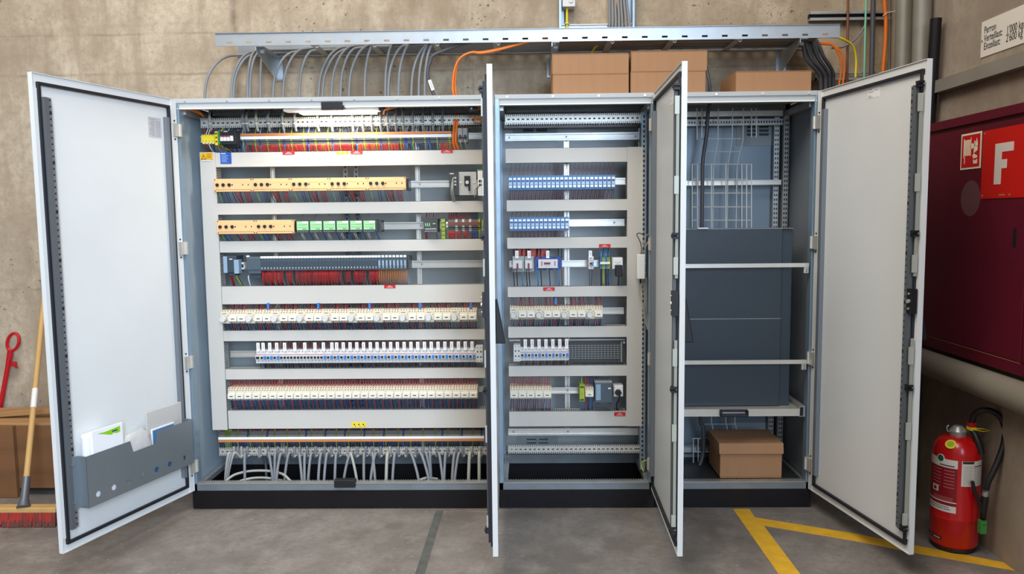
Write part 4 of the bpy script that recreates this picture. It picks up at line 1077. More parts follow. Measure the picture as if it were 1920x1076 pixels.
b = MB(); b.box(x0+w_*.32, x0+w_*.66, YF+.012, YF+.02, z0+h*.4, z0+h*.82); b.box(x0+w_*.55, x0+w_*.66, YF+.004, YF+.012, z0+h*.18, z0+h*.42); b.build('switch_housing', black, t, bevel=.001)
b = MB(); b.cyl((x0+w_*.49, YF+.012, z0+h*.54), (x0+w_*.49, YF+.006, z0+h*.54), .009, 16); b.box(x0+w_*.47, x0+w_*.51, YF+.001, YF+.006, z0+h*.46, z0+h*.62)
for fx in (.1, .88): b.cyl((x0+w_*fx, YF+.02, z0+h*.54), (x0+w_*fx, YF+.017, z0+h*.54), .006, 12)
b.build('key_ring', alu, t)
x0, x1, z0, z1 = R(894, 317, 912.5, 366.5, YF); w_ = x1-x0; h = z1-z0
t = thing('ethernet_gateway', 'white and red network device with four ports at the right rail end', 'network device', ((x0+x1)/2, YR, z0))
b = MB(); b.box(x0+w_*.1, x0+w_*.62, YF, YR, z0, z1-h*.06); b.build('housing', whitep, t)
b = MB(); b.box(x0+w_*.62, x1+.01, YF, YR, z0, z1-h*.06); b.box(x0+w_*.5, x0+w_*.62, YF-.0005, YF, z0, z0+h*.3); b.build('red_side', red, t)
b = MB()
for fx in (.2, .45):
    for fz in (.36, .5): b.box(x0+w_*fx, x0+w_*(fx+.2), YF-.001, YF, z0+h*fz, z0+h*(fz+.09))
b.build('port', black, t)
b = MB(); b.box(x0, x1, YF+.01, YF+.03, z1-h*.06, z1); b.build('terminal_plug', green, t)
b = MB(); b.tube(curve([(x0+w_*.25, YF-.002, z0+h*.4), (x0-.008, YF-.006, z0+h*.25), (x0-.012, YF, z0), (x0-.012, YF+.01, z0-.006)], 5), .003, 6); b.build('patch_cable', cpale, t, smooth=True)
# row 2: measuring device and terminals
x0, x1, z0, z1 = R(794.5, 410, 820.5, 435.5, YF); w_ = x1-x0; h = z1-z0
t = thing('interface_relay', 'dark module with three pale levers left of the small terminal group', 'relay', ((x0+x1)/2, YR, z0))
b = MB(); b.box(x0, x1, YF+.004, YR, z0, z1); b.build('housing', dgrey, t)
b = MB()
for i in range(3): b.box(x0+w_*(.1+.14*i), x0+w_*(.16+.14*i), YF, YF+.004, z0+h*.4, z0+h*.68).box(x0+w_*(.1+.14*i), x0+w_*(.2+.14*i), YF, YF+.004, z0+h*.4, z0+h*.46)
b.box(x0+w_*.65, x0+w_*.85, YF, YF+.004, z0+h*.6, z0+h*.66); b.build('lever', greenp, t)
b = MB(); b.box(x0+w_*.1, x0+w_*.9, YF+.002, YF+.004, z0+h*.2, z0+h*.3)
for i in range(8): b.box(x0+w_*(.08+.11*i), x0+w_*(.14+.11*i), YF+.002, YF+.004, z0+h*.04, z0+h*.12)
b.build('label_strip', mgrey, t)
wires(t, wset(x0, x1, z1, DL[1][2]+.004, 8, [DR_, K_, DR_, BR_], .16, .19)+wset(x0, x0+.012, z0, DL[2][3]-.004, 3, [DR_, R_, DR_], .16, .19)+[(x1-.012, .16, z0, x1-.01, .19, DL[2][3]-.004, K_)], r=.0018)
def tblock(x0, x1, z0, z1, mb, up, dn, group, label, strip=None, zu=None, zd=None, stripm=None, flip=False, wr=.0014, nst=3):
    """slim terminal block; root is the body mesh"""
    h = z1-z0; g = .0003; S = (lambda f: z0+h*f) if not flip else (lambda f: z1-h*f)
    b = MB(); b.box(x0+g, x1-g, .19, YR, z0, z1)
    lo, hi = sorted((S(.05), S(.95))); b.box(x0+g, x1-g, .175, .19, lo, hi)
    lo, hi = sorted((S(.38), S(.95))); b.box(x0+g, x1-g, .165, .175, lo, hi)
    t = b.build('terminal_block', mb); tag(t, label, 'terminal', group)
    if strip:
        for (f0, f1, m_, nm) in strip:
            lo, hi = sorted((S(f0), S(f1))); b = MB(); b.box(x0, x1, .161, .165, lo, hi); b.build(nm, m_, t)
    b = MB()
    for f in (.12, .26):
        lo, hi = sorted((S(f), S(f+.06))); b.box(x0+.0012, x1-.0012, .1745, .175, lo, hi)
    b.build('terminal_opening', black, t)
    sp = []
    w_ = x1-x0
    for k_, c in enumerate(up): sp.append((x0+w_*(k_+.5)/len(up), .178, z1-.002, x0+w_*(k_+.5)/len(up)+random.uniform(-.006, .006), .2, zu, c))
    for k_, c in enumerate(dn): sp.append((x0+w_*(k_+.5)/len(dn), .172, z0+.002, x0+w_*(k_+.5)/len(dn)+random.uniform(-.006, .006), .19, zd, c))
    if sp: wires(t, sp, r=wr)
    return t
def strip_of(px0, px1, yt, yb, n, variants, pattern, group, label, **kw):
    x0, x1, z0, z1 = R(px0, yt, px1, yb, .175); st = (x1-x0)/n; first_ = {}
    for i in range(n):
        k = pattern(i)
        if k in first_: j, o = first_[k]; dup(o, (st*(i-j), 0, 0))
        else:
            mb, up, dn = variants[k]; first_[k] = (i, tblock(x0+st*i, x0+st*(i+1), z0, z1, mb, up, dn, group, label, **kw))
tgr = mat('terminal_grey_plastic', '6c6a66', .5)
rp = random.Random(5)
V = {0: (tgr, [K_, DB_], [R_, R_]), 1: (tgr, [DB_], [R_, DR_]), 2: (tgr, [K_, B_], [DR_, K_]), 3: (yelg, [YG_], [YG_]), 4: (tgr, [K_], [O_, R_]), 5: (dblue, [B_, W_], [B_, LB_]), 6: (tgr, [K_], [K_]), 7: (tgr, [DB_, K_], [DB_, B_]), 8: (tgr, [K_], [W_, LB_])}
def pat_top(i):
    f = i/140
    if i < 8: return (7, 5, 3, 5, 1, 1, 6, 6)[i]
    if i % 8 == 2: return 3
    if i % 16 == 13: return 5
    if f < .3: return rp.choice((0, 0, 1, 4 if f > .2 else 0))
    if f < .62: return rp.choice((0, 0, 1, 1, 4, 4, 2))
    if f < .78: return rp.choice((0, 1, 4, 0, 2))
    if f > .94: return rp.choice((4, 4, 0))
    return rp.choice((6, 7, 7, 5, 6, 8))
orst = mat('orange_jumper_plastic', 'cf7f44', .5)
strip_of(449, 847, 248, 271, 140, V, pat_top, 'terminal blocks of the top strip', 'slim terminal block in the long strip above the topmost duct, wide cabinet',
    strip=[(.78, .97, orst, 'jumper_bar'), (.5, .74, whitep, 'marker_strip')], zu=zx(236, 650, .2), zd=DL[0][3]-.003)
strip_of(411, 908, 807, 827, 150, {0: (tgr, [DR_, R_], [K_, DB_]), 1: (tgr, [DR_], [K_]), 2: (tgr, [DR_, DB_], [DB_, B_]), 3: (mat('dark_yellow_green_plastic', '5a6a30', .5), [YG_], [YG_]), 5: (mat('navy_plastic', '1c2c5a', .5), [DB_, B_], [LB_, DB_])},
    lambda i: 3 if (i % 7 == 3 or 3 < i < 7) else (5 if i % 11 == 5 else rp.choice((0, 1, 2, 1))), 'terminal blocks of the bottom strip', 'slim terminal block in the long strip below the bottom duct, wide cabinet',
    strip=[(.78, .97, orst, 'jumper_bar'), (.52, .74, whitep, 'marker_strip')], zu=DL[6][2]+.002, zd=zx(840, 650, .2), flip=True)
# small strip in row two
strip_of(841, 901, 410, 434, 14, {0: (tgr, [DR_, R_], [R_, R_, R_]), 1: (tgr, [R_], [DR_]), 2: (tgr, [DB_, B_], [B_, B_, B_]), 3: (yelg, [YG_], [YG_]), 4: (lgrey, [DR_], [R_])},
    lambda i: 3 if i == 13 else (2 if i > 9 else (4 if i in (3, 6, 9) else (0 if i < 5 or i == 7 else 1))), 'terminal blocks of the small strip', 'slim terminal block in the small group at the right of the second rail',
    strip=[(.5, .74, mat('brown_jumper', '7a4536', .5), 'jumper_bar')], zu=DL[1][2]+.004, zd=DL[2][3]-.004, wr=.002)
x0, x1, z0, z1 = R(827.5, 409, 834.5, 448, .17); b = MB()
for i in range(5): b.box(x0, x1, .17, YR, z0+(z1-z0)*i/5, z0+(z1-z0)*(i+.8)/5)
tagT(b, 'earth_terminal', yelg, 'stack-like yellow green earth terminal left of the small strip', 'terminal')
for (a_, yt, c_, yb, l, m_) in ((836, 416, 840, 426, 'small white end clamp left of the small terminal group', whitep), (903, 412, 906, 432, 'yellow edged end plate right of the small terminal group', yelg), (909, 415, 917, 427, 'white rail end clamp behind the door edge', lgrey), (447, 256, 449, 270, 'thin grey end clamp left of the long top terminal strip', mgrey), (847.5, 248, 849.5, 270, 'thin end clamp right of the long top terminal strip', mgrey)):
    x0, x1, z0, z1 = R(a_, yt, c_, yb, .17); b = MB(); b.box(x0, x1, .17, YR, z0, z1); b.box(x0+.001, x1-.001, .166, .17, z0+(z1-z0)*.3, z1-(z1-z0)*.3, 1); tagT(b, 'end_clamp', [m_, mgrey], l, 'clamp')

# ---------------------------------------------------------------- top left devices
x0, x1, z0, z1 = R(378, 252.5, 401.5, 269.5, YF+.01); w_ = x1-x0; h = z1-z0
t = thing('surge_terminal', 'bright yellow terminal group at the top left corner', 'terminal', ((x0+x1)/2, YR, z0))
b = MB(); b.box(x0, x1, YF+.01, YR, z0+h*.12, z1); b.build('housing', yel, t)
b = MB()
for i in range(4): b.box(x0+w_*(.06+.25*i), x0+w_*(.2+.25*i), YF+.012, YF+.03, z0, z0+h*.12)
b.build('wire_clamp', whitep, t)
b = MB()
for i in range(4):
    for fz in (.3, .9): b.cyl((x0+w_*(.12+.25*i), YF+.01, z0+h*fz), (x0+w_*(.12+.25*i), YF+.009, z0+h*fz), .0022, 6)
b.build('terminal_screw', screw, t)
zt_ = zx(237, 390, .19)
wires(t, [(x0+w_*.1, .15, z1, x0, .19, zt_, R_), (x0+w_*.25, .15, z1, x0+w_*.25, .19, zt_, W_), (x0+w_*.45, .15, z1, x0+w_*.4, .19, zt_, W_), (x0+w_*.6, .15, z1, x0+w_*.7, .19, zt_, DR_), (x0+w_*.8, .15, z1, x0+w_*1.1, .19, zt_, B_),
    (x0+w_*.15, .15, z0, x0+w_*.3, .19, DL[0][3]-.003, DR_), (x0+w_*.25, .15, z0, x0+w_*.36, .19, DL[0][3]-.003, BR_), (x0+w_*.45, .15, z0, x0+w_*.55, .19, DL[0][3]-.003, W_), (x0+w_*.75, .15, z0, x0+w_*.7, .19, DL[0][3]-.003, K_), (x0+w_*.98, .15, z0, x0+w_*.98, .19, DL[0][3]-.003, LB_)], r=.0026)
x0, x1, z0, z1 = R(403, 246, 412, 272, YF+.02); w_ = x1-x0; h = z1-z0
t = thing('earth_terminal', 'yellow and green earth terminal between yellow and black groups', 'terminal', ((x0+x1)/2, YR, z0))
b = MB(); b.box(x0, x0+w_*.55, YF+.02, YR, z0, z1); b.build('yellow_half', yel, t)
b = MB(); b.box(x0+w_*.55, x1, YF+.024, YR, z0+.006, z1-.002); b.build('green_half', green, t)
b = MB()
for fz in (.2, .5, .78): b.box(x0+w_*.12, x0+w_*.45, YF+.0185, YF+.02, z0+h*fz, z0+h*(fz+.1))
b.build('terminal_opening', black, t)
wires(t, [(x0+w_*.4, .15, z0, x0+w_*.3, .19, DL[0][3]-.003, O_), (x1, .15, z0+.01, x1+.05, .19, DL[0][3]-.003, YG_), (x0+w_*1.2, .15, z1, x0+w_*1.5, .19, zt_, YG_)], r=.0022)
x0, x1, z0, z1 = R(412.5, 244, 446, 275.5, YF+.005); w_ = x1-x0; h = z1-z0
t = thing('surge_arrester', 'black surge arrester with three pink tags and one white', 'surge arrester', ((x0+x1)/2, YR, z0))
b = MB(); b.box(x0, x1-w_*.12, YF+.005, YR, z0+h*.15, z1-h*.1).box(x0+w_*.06, x1-w_*.1, YF+.03, YR-.005, z0, z1).box(x1-w_*.12, x1, YF+.04, YR, z0+h*.1, z1-h*.05); b.build('housing', black, t, bevel=.001)
pink = mat('pink_tag', 'c8506a', .5)
for i in range(4):
    b = MB(); b.box(x0+w_*(.03+.185*i), x0+w_*(.19+.185*i), YF+.001, YF+.005, z0+h*.36, z0+h*.66)
    b.box(x0+w_*(.03+.185*i), x0+w_*(.19+.185*i), YF+.0005, YF+.005, z0+h*.58, z0+h*.66, 1 if i < 3 else 0); b.build('module_tag', [whitep, pink], t)
b = MB(); b.box(x0+w_*.15, x0+w_*.35, YF+.02, YF+.03, z1-h*.08, z1-h*.03); b.build('name_tag', whitep, t)
wires(t, wset(x0+.01, x1-.02, z0, DL[0][3]-.003, 8, [K_, DR_, K_, DR_, DB_, B_, B_, DB_], .17, .19)+wset(x0+.01, x1-.02, z1, zt_, 8, [K_, B_, YG_, K_, B_, K_, K_, DB_], .17, .19), r=.0026)

# network sockets on the top rail
x0, x1, z0, z1 = R(858, 240, 876.5, 266, YF+.01); w_ = (x1-x0)/2; h = z1-z0
def nsock(x0, w_, label):
    t = thing('network_socket', label, 'network socket', (x0+w_/2, YR, z0), 'grey network sockets')
    b = MB(); b.box(x0+.001, x0+w_-.001, YF+.01, YR, z0+h*.35, z1).box(x0+.001, x0+w_-.001, YF+.03, YR, z0, z0+h*.35); b.build('housing', mgrey, t, bevel=.001)
    b = MB(); b.box(x0+w_*.3, x0+w_*.75, YF+.003, YF+.02, z0+h*.22, z0+h*.5); b.build('plug', black, t)
    b = MB(); b.tube(curve([(x0+w_*.5, YF+.01, z0+h*.25), (x0+w_*.55, YF+.012, z0-h*.1), (x0+w_*.7, .18, DL[0][3]-.003)], 5), .0032, 6); b.build('patch_cable', cpale, t, smooth=True)
    wires(t, [(x0+w_*.3, .16, z1, x0+w_*.3, .19, z1+.02, R_), (x0+w_*.6, .16, z1, x0+w_*.6, .19, z1+.02, R_)], r=.0016)
    return t
q = nsock(x0, w_, 'left grey network socket with a black plug on the top rail'); dup(q, (w_, 0, 0), 'right grey network socket with a black plug on the top rail')
x0, x1, z0, z1 = R(879, 199, 894, 209, .06)
b = MB(); b.box(x0, x1, .05, .09, z0, z1); b.cyl(((x0+x1)/2-.006, .05, (z0+z1)/2), ((x0+x1)/2-.006, .046, (z0+z1)/2), .005, 12, 1)
tagT(b, 'door_contact', [black, whitep], 'small black door contact under the roof edge near the orange loops', 'switch')
for i in range(2):
    b = MB(); b.tube(curve([at(893, 205+2*i, Y=.1), at(902, 202+2*i, Y=.1), at(909-3*i, 212, Y=.1), at(905-3*i, 223-2*i, Y=.1), at(892, 224-3*i, Y=.11), at(888, 217, Y=.12)], 6), .004, 8)
    tagT(b, 'orange_cable', corange, ('outer' if i == 0 else 'inner')+' orange cable loop beside the small black door contact', 'cable', 'orange loops at the door contact', smooth=True, sharp=80)
for i in range(2):
    b = MB(); b.tube(curve([at(340, 204+2*i, Y=.02), at(352, 203+2*i, Y=.08), at(367, 207+3*i, Y=.12), at(379, 214+2*i, Y=.15), at(382, 222, Y=.2)], 6), .004, 8)
    tagT(b, 'orange_cable', corange, ('upper' if i == 0 else 'lower')+' orange cable in the top left corner under the roof', 'cable', 'orange cables in the top left corner', smooth=True, sharp=80)
b = MB(); b.tube(curve([at(719, 215, Y=.03), at(722, 206, Y=.03), at(735, 203, Y=.05), at(745, 200, Y=.2)], 6), .004, 8); tagT(b, 'orange_cable', corange, 'short orange cable at the right end of the cabinet lamp', 'cable', smooth=True, sharp=80)

# cabinet lamp
x0, x1, z0, z1 = R(532, 197, 722, 208, .045)
t = thing('cabinet_lamp', 'lit white strip lamp under the roof of the wide cabinet', 'lamp', ((x0+x1)/2, .06, z0))
b = MB(); b.box(x0, x1-.03, .03, .1, z0, z1+.006); b.build('housing', whitep, t, bevel=.003)
b = MB(); b.box(x0+.08, x1-.05, .035, .1, z0-.012, z0); b.build('diffuser', led, t, bevel=.002)
b = MB(); b.box(x1-.028, x1, .035, .07, z0-.002, z1+.002); b.build('switch', black, t)
xa, xb, za, zc_ = R(604, 190, 643, 206, .0)
b = MB(); b.box(xa, xb, -.022, .0, za, zc_-.004); b.box(xa-.002, xb+.008, -.012, .02, za-.002, za+.02); tagT(b, 'latch_block', black, 'black latch block at the middle of the upper frame edge', 'latch', bevel=.003)
xa, xb, za, zc_ = R(628, 898, 667, 912, .0)
b = MB(); b.box(xa, xb, -.02, .02, za, zc_); tagT(b, 'latch_block', black, 'black latch block at the middle of the lower frame edge', 'latch', bevel=.003)

# ---------------------------------------------------------------- blue relays, middle cabinet
def brelay(x0, x1, z0, z1, zu, zd, group, lv):
    t = thing('plug_in_relay', 'x', 'relay', ((x0+x1)/2, YR, z0), group); h = z1-z0; w_ = x1-x0
    b = MB(); b.box(x0+.0003, x1-.0003, YF+.01, YR, z0, z1); b.build('socket_base', bluep, t)
    b = MB(); b.box(x0+w_*.12, x1-w_*.12, YF, YF+.01, z0+h*.14, z1-h*.14); b.build('relay_body', lblue, t)
    b = MB(); b.box(x0+w_*.14, x1-w_*.14, YF-.002, YF, z1-h*.3, z1-h*.15); b.build('marker', whitep, t); b = MB(); b.box(x0+w_*.2, x1-w_*.2, YF-.001, YF, z0+h*.18, z0+h*.32); b.build('lower_marker', whitep, t)
    b = MB(); b.box(x0+w_*.2, x1-w_*.2, YF-.003, YF, z1-h*.42, z1-h*.32); b.build('lever', dblue, t)
    b = MB(); b.box(x0+w_*.2, x1-w_*.2, YF-.0012, YF, z0+h*.33, z0+h*.36); b.build('window', black, t)
    wires(t, [(x0+w_*.5, .16, z1, x0+w_*.8, .19, zu, DR_)]+wset(x0, x1, z0, zd, 3, lv, .16, .19, .004), r=.0013)
    return t
x0, x1, z0, z1 = R(953, 328.5, 1154, 355.5, YF); st = (x1-x0)/25
q = brelay(x0, x0+st, z0, z1, DR[0][2]+.004, DR[1][3]-.004, 'blue relays on the upper rail', [R_, DB_, DR_])
repeat(q, 25, st, lambda i: f'{side(i, 25)} blue relay on the upper rail of the middle cabinet')
x0, x1, z0, z1 = R(955, 407, 1067, 432.5, YF); st = (x1-x0)/14
q = brelay(x0, x0+st, z0, z1, DR[1][2]+.004, DR[2][3]-.004, 'blue relays on the second rail', [R_, DR_, DB_])
repeat(q, 14, st, lambda i: f'{side(i, 14)} blue relay on the second rail of the middle cabinet')

# ---------------------------------------------------------------- row three, middle cabinet
zdn = DR[3][3]-.004
def isolator(px0, yt, px1, yb, base, nm, label, wirespec, wide=False, flagpx=None, group=None):
    x0, x1, z0, z1 = R(px0, yt, px1, yb, YF); w_ = x1-x0; h = z1-z0
    t = thing(nm, label, 'isolator switch', ((x0+x1)/2, YR, z0), group)
    b = MB(); b.box(x0, x1, YF+.03, YR, z0, z1)
    if wide:
        for i in range(4): b.box(x0+w_*(.04+.25*i), x0+w_*(.17+.25*i), YF+.03, YF+.05, z0-h*.1, z0).box(x0+w_*(.04+.25*i), x0+w_*(.17+.25*i), YF+.03, YF+.05, z1, z1+h*.12)
    b.build('housing', base, t)
    fx0, fx1 = (x0+w_*.12, x1-w_*.16) if wide else (x0+w_*.02, x1-w_*.16)
    b = MB(); b.box(fx0, fx1, YF, YF+.03, z0+h*(.1 if wide else .22), z1-h*(.12 if wide else .25)); b.build('front_cover', lgrey, t, bevel=.002)
    b = MB(); cx, cz = (fx0+fx1)/2, z0+h*.42
    if wide: b.box(cx-.02, cx+.012, YF-.008, YF, cz+.004, cz+.012); b.box(cx-.034, cx-.03, YF-.001, YF, cz-.006, cz+.018).box(cx+.034, cx+.038, YF-.001, YF, cz-.006, cz+.018)
    else: b.box(cx-.004, cx+.004, YF-.01, YF, cz-.018, cz+.012)
    b.build('lever', wdred, t)
    if flagpx:
        fx = at(flagpx, 475, Y=YF+.02).x; b = MB(); zf0, zf1 = zx(484, flagpx, YF+.02), zx(470, flagpx, YF+.02); b.box(fx-.0085, fx+.0085, YF+.02, YF+.022, zf0, zf1); b.box(fx-.001, fx+.002, YF+.0195, YF+.02, zf0+.01, zf1-.008, 1); b.build('label_flag', [whitep, mgrey], t)
    wires(t, [(at(px, 510, Y=.15).x, .15, z0+.01, at(px+1.5, 530, Y=.19).x, .19, zdn, c) for px, c in wirespec]+[(at(px, 480, Y=.17).x, .17, z1-.005, at(px, 470, Y=.2).x, .2, DR[2][2]+.004, K_ if c != R_ else R_) for px, c in wirespec], r=.003)
    return t
isolator(961, 481, 983, 510, mgrey, 'isolator', 'left small grey isolator with a red lever, middle cabinet', [(963, K_), (969, K_), (979, LB_)], flagpx=969)
isolator(984, 481, 1001, 510, mgrey, 'isolator', 'right small grey isolator with a red lever, middle cabinet', [(987, K_), (992, K_)], flagpx=992)
isolator(1003, 484, 1054, 505, dblue, 'main_switch', 'wide white main switch on a dark blue base', [(1007, LB_), (1008, LB_), (1014, K_), (1030, K_), (1047, LB_), (1053, BR_)], wide=True, flagpx=1027)
x0, x1, z0, z1 = R(970, 467, 1026, 486, .21); b = MB(); b.box(x0, x1, .212, .216, z0, z1); b.box(x0, x0+.03, .209, .212, z1-.03, z1); tagT(b, 'contact_guard', redt, 'translucent red contact guard behind the isolators', 'guard')
# single breaker
x0, x1, z0, z1 = R(1104, 481, 1114, 512, YF)
b1 = breaker(x0, x1, z0+.02, z1, 1, 1, at(1107.5, 475, Y=YF).x, DR[2][2]+.004, zdn, None, 'single circuit breaker with tall label flag left of blue terminals', .03)
# four terminals
x0, x1, z0, z1 = R(1125.5, 483, 1144, 504, YF+.02); st = (x1-x0)/4
for i in range(4):
    mb = [bluep, yelg, bluep, yelg][i]; b = MB(); xa = x0+st*i
    b.box(xa+.0004, xa+st-.0004, YF+.03, YR, z0, z1)
    t = b.build('terminal_block', mb); tag(t, ['leftmost blue terminal block next to the white sockets', 'yellow green terminal block between the two blue ones', 'second blue terminal block next to the white sockets', 'rightmost yellow green terminal block of the four'][i], 'terminal', 'four coloured terminal blocks')
    b = MB(); b.box(xa+.0002, xa+st-.0002, YF+.02, YF+.03, z0+(z1-z0)*.42, z0+(z1-z0)*.6); b.build('marker_strip', whitep, t)
    b = MB()
    for fz in (.15, .3, .72, .88): b.box(xa+.003, xa+st-.003, YF+.029, YF+.03, z0+(z1-z0)*fz, z0+(z1-z0)*(fz+.06))
    b.build('terminal_opening', black, t)
    c = [DB_, YG_, B_, LB_][i]
    wires(t, [(xa+st*.4, .17, z0+.004, xa+st*.6, .19, zdn, K_ if i != 1 else YG_), (xa+st*.7, .17, z0+.004, xa+st*.9, .19, zdn, c), (xa+st*.4, .17, z1-.004, xa+st*.6, .19, DR[2][2]+.004, K_ if i % 2 else LB_), (xa+st*.7, .17, z1-.004, xa+st*.9, .19, DR[2][2]+.004, LB_)], r=.0022)
def socket(px0, yt, px1, yb, label):
    x0, x1, z0, z1 = R(px0, yt, px1, yb, YF+.02); w_ = x1-x0; h = z1-z0
    t = thing('power_socket', label, 'power socket', ((x0+x1)/2, YR, z0), 'white rail mounted power sockets')
    b = MB(); b.box(x0, x1, YF+.03, YR, z0, z1); b.build('housing', lgrey, t, bevel=.003)
    b = MB(); b.box(x0+.003, x1-.003, YF+.02, YF+.03, z0+.003, z1-.003); b.build('face', whitep, t, bevel=.002)
    b = MB()
    for fx, fz in ((.32, .62), (.66, .62), (.5, .52)): b.cyl((x0+w_*fx, YF+.02, z0+h*fz), (x0+w_*fx, YF+.0192, z0+h*fz), .0022, 8)
    for fx, fz in ((.12, .88), (.88, .88), (.12, .3), (.88, .3)): b.cyl((x0+w_*fx, YF+.02, z0+h*fz), (x0+w_*fx, YF+.0192, z0+h*fz), .0015, 8)
    b.build('socket_hole', black, t)
    return x0, x1, z0, z1
socket(1148, 483, 1168.5, 505, 'white power socket holding a black adapter, third rail')
x0, x1, z0, z1 = R(1154, 497, 1167, 518.5, YF-.02)
t = thing('power_adapter', 'black plug-in power adapter in the upper white socket', 'power adapter', ((x0+x1)/2, YF, z0))
b = MB(); b.box(x0, x1, YF-.03, YF+.018, z0, z1); b.build('housing', black, t, bevel=.003)
b = MB(); b.tube(curve([((x0+x1)/2, YF, z0), ((x0+x1)/2+.003, YF+.02, z0-.015), ((x0+x1)/2+.004, .18, zdn)], 5), .003, 6); b.build('cable', black, t, smooth=True)
socket(1150.5, 723, 1169, 744.5, 'white power socket holding an angled black plug, bottom rail')
x0, x1, z0, z1 = R(1153, 731, 1166, 741, YF); cz = (z0+z1)/2
t = thing('mains_plug', 'flat black mains plug with its cable in the lower white socket', 'plug', ((x0+x1)/2, YF, z0))
b = MB(); b.prism([(x0, cz), (x0+.01, z1), (x1-.01, z1), (x1, cz), (x1-.012, z0), (x0+.012, z0)], YF-.008, YF+.018, axis=1); b.build('housing', black, t, bevel=.002)
b = MB(); b.tube(curve([at(1162, 738, Y=YF-.008), at(1161, 748, Y=YF-.004), at(1156, 758, Y=.14), at(1157, 767, Y=.17), at(1160, 771, Y=.19)], 5), .004, 6); b.build('cable', black, t, smooth=True)
# green timer relay & power supply
x0, x1, z0, z1 = R(1087, 722, 1096, 752.5, YF+.01); w_ = x1-x0; h = z1-z0
t = thing('coupling_relay', 'slim lime green relay left of the single contactor', 'relay', ((x0+x1)/2, YR, z0))
b = MB(); b.box(x0, x1, YF+.01, YR, z0, z1); b.build('housing', yelg, t)
b = MB(); b.box(x0+.003, x1-.003, YF+.008, YF+.01, z1-h*.16, z1-h*.06).box(x0+.003, x1-.003, YF+.008, YF+.01, z0+h*.05, z0+h*.15).cyl((x0+w_*.5, YF+.01, z0+h*.5), (x0+w_*.5, YF+.007, z0+h*.5), .004, 10, 1); b.build('terminal_opening', [dgrey, orang], t)
wires(t, [(x0+w_*.3, .17, z0, x0+w_*.5, .19, DR[6][3]-.004, LB_), (x0+w_*.6, .17, z0, x0+w_*.9, .19, DR[6][3]-.004, LB_), (x0+w_*.5, .17, z1, x0+w_*.6, .19, DR[5][2]+.004, YG_)], r=.002)
x0, x1, z0, z1 = R(1115.5, 718, 1148, 758, YF-.005); w_ = x1-x0; h = z1-z0
t = thing('power_supply', 'large slate power supply with vented top beside the lower socket', 'power supply', ((x0+x1)/2, YR, z0))
b = MB(); b.box(x0, x1, YF-.005, YR, z0+.008, z1); b.build('housing', dslate, t, bevel=.002)
b = MB()
for i in range(10): b.box(x0+w_*i/10, x0+w_*(i+.55)/10, YF+.01, YR-.01, z1, z1+.008)
b.box(x0, x1, YF+.005, YF+.01, z1, z1+.008); b.build('vent_top', mgrey, t)
b = MB(); b.box(x0+w_*.06, x0+w_*.33, YF-.007, YF-.005, z0+h*.2, z1-h*.06); b.build('side_strip', lslate, t)
b = MB(); b.box(x0+w_*.76, x0+w_*.92, YF-.006, YF-.005, z1-h*.28, z1-h*.22); b.build('name_tag', whitep, t)
b = MB()
for i in range(5): b.box(x0+w_*(.05+.06*i), x0+w_*(.09+.06*i), YF-.002, YF+.002, z0, z0+.01)
for i in range(4): b.box(x0+w_*(.72+.06*i), x0+w_*(.76+.06*i), YF-.002, YF+.002, z0, z0+.01)
b.build('terminal_opening', dgrey, t)

# ---------------------------------------------------------------- signs on ducts
def sign(px0, yt, px1, yb, m, marks, name, label, cat='sign', Y=YD, group=None, mm=whitep):
    x0, x1, z0, z1 = R(px0, yt, px1, yb, Y); w_ = x1-x0; h = z1-z0
    b = MB(); b.box(x0, x1, Y-.003, Y-.0006, z0, z1)
    for (a_, c_, f0, f1) in marks: b.box(x0+w_*a_, x0+w_*c_, Y-.0035, Y-.003, z0+h*f0, z0+h*f1, 1)
    t = b.build(name, [m, mm]); tag(t, label, cat, group); return t, x0, x1, z0, z1
redm = [(.36, .64, .6, .7), (.22, .78, .24, .34)]
grp = 'small red warning labels'
for (a_, yt, c_, yb, l) in ((530.5, 283.5, 552.5, 289.5, 'leftmost small red label on the topmost duct'), (657.5, 282.5, 680, 288.5, 'small red label on the topmost duct beside yellow marks'), (827, 280.5, 849, 286.5, 'small red label on the topmost duct below orange cables'),
    (720.5, 534, 741.5, 540, 'small red label on the middle duct under orange wires'), (1123, 457.5, 1144.5, 464, 'small red label above the four coloured terminals'), (1018.5, 538.5, 1040, 545, 'small red label on the duct under the main switch'), (1151.5, 772.5, 1172.5, 779.5, 'small red label on the bottom duct, middle cabinet')):
    sign(a_, yt, c_, yb, red, redm, 'warning_label', l, group=grp)
t, x0, x1, z0, z1 = sign(376, 286.5, 399, 299.5, yellab, [(.52, .96, .78, .84), (.52, .9, .6, .64), (.52, .94, .46, .5), (.52, .9, .34, .38), (.52, .94, .2, .24)], 'warning_label', 'yellow warning label with a black triangle at the duct corner', Y=YD-.001, mm=screw)
b = MB(); cx, s_ = x0+(x1-x0)*.27, (z1-z0)*.36; cz = (z0+z1)/2-.003
b.prism([(cx-s_*1.1, cz-s_), (cx+s_*1.1, cz-s_), (cx, cz+s_)], YD-.0045, YD-.004, axis=1); b.build('triangle', ink, t)
b = MB(); b.prism([(cx-s_*.75, cz-s_*.8), (cx+s_*.75, cz-s_*.8), (cx, cz+s_*.65)], YD-.005, YD-.0045, axis=1); b.build('triangle_field', yellab, t)
b = MB(); b.box(cx-.001, cx+.001, YD-.0054, YD-.005, cz-s_*.3, cz+s_*.35).box(cx-.001, cx+.001, YD-.0054, YD-.005, cz-s_*.62, cz-s_*.45); b.build('exclamation_mark', ink, t)
sign(379, 300, 396, 302, whitep, [(.1, .9, .3, .5)], 'paper_label', 'thin white strip label under the yellow warning label', Y=YD-.001, mm=mgrey)
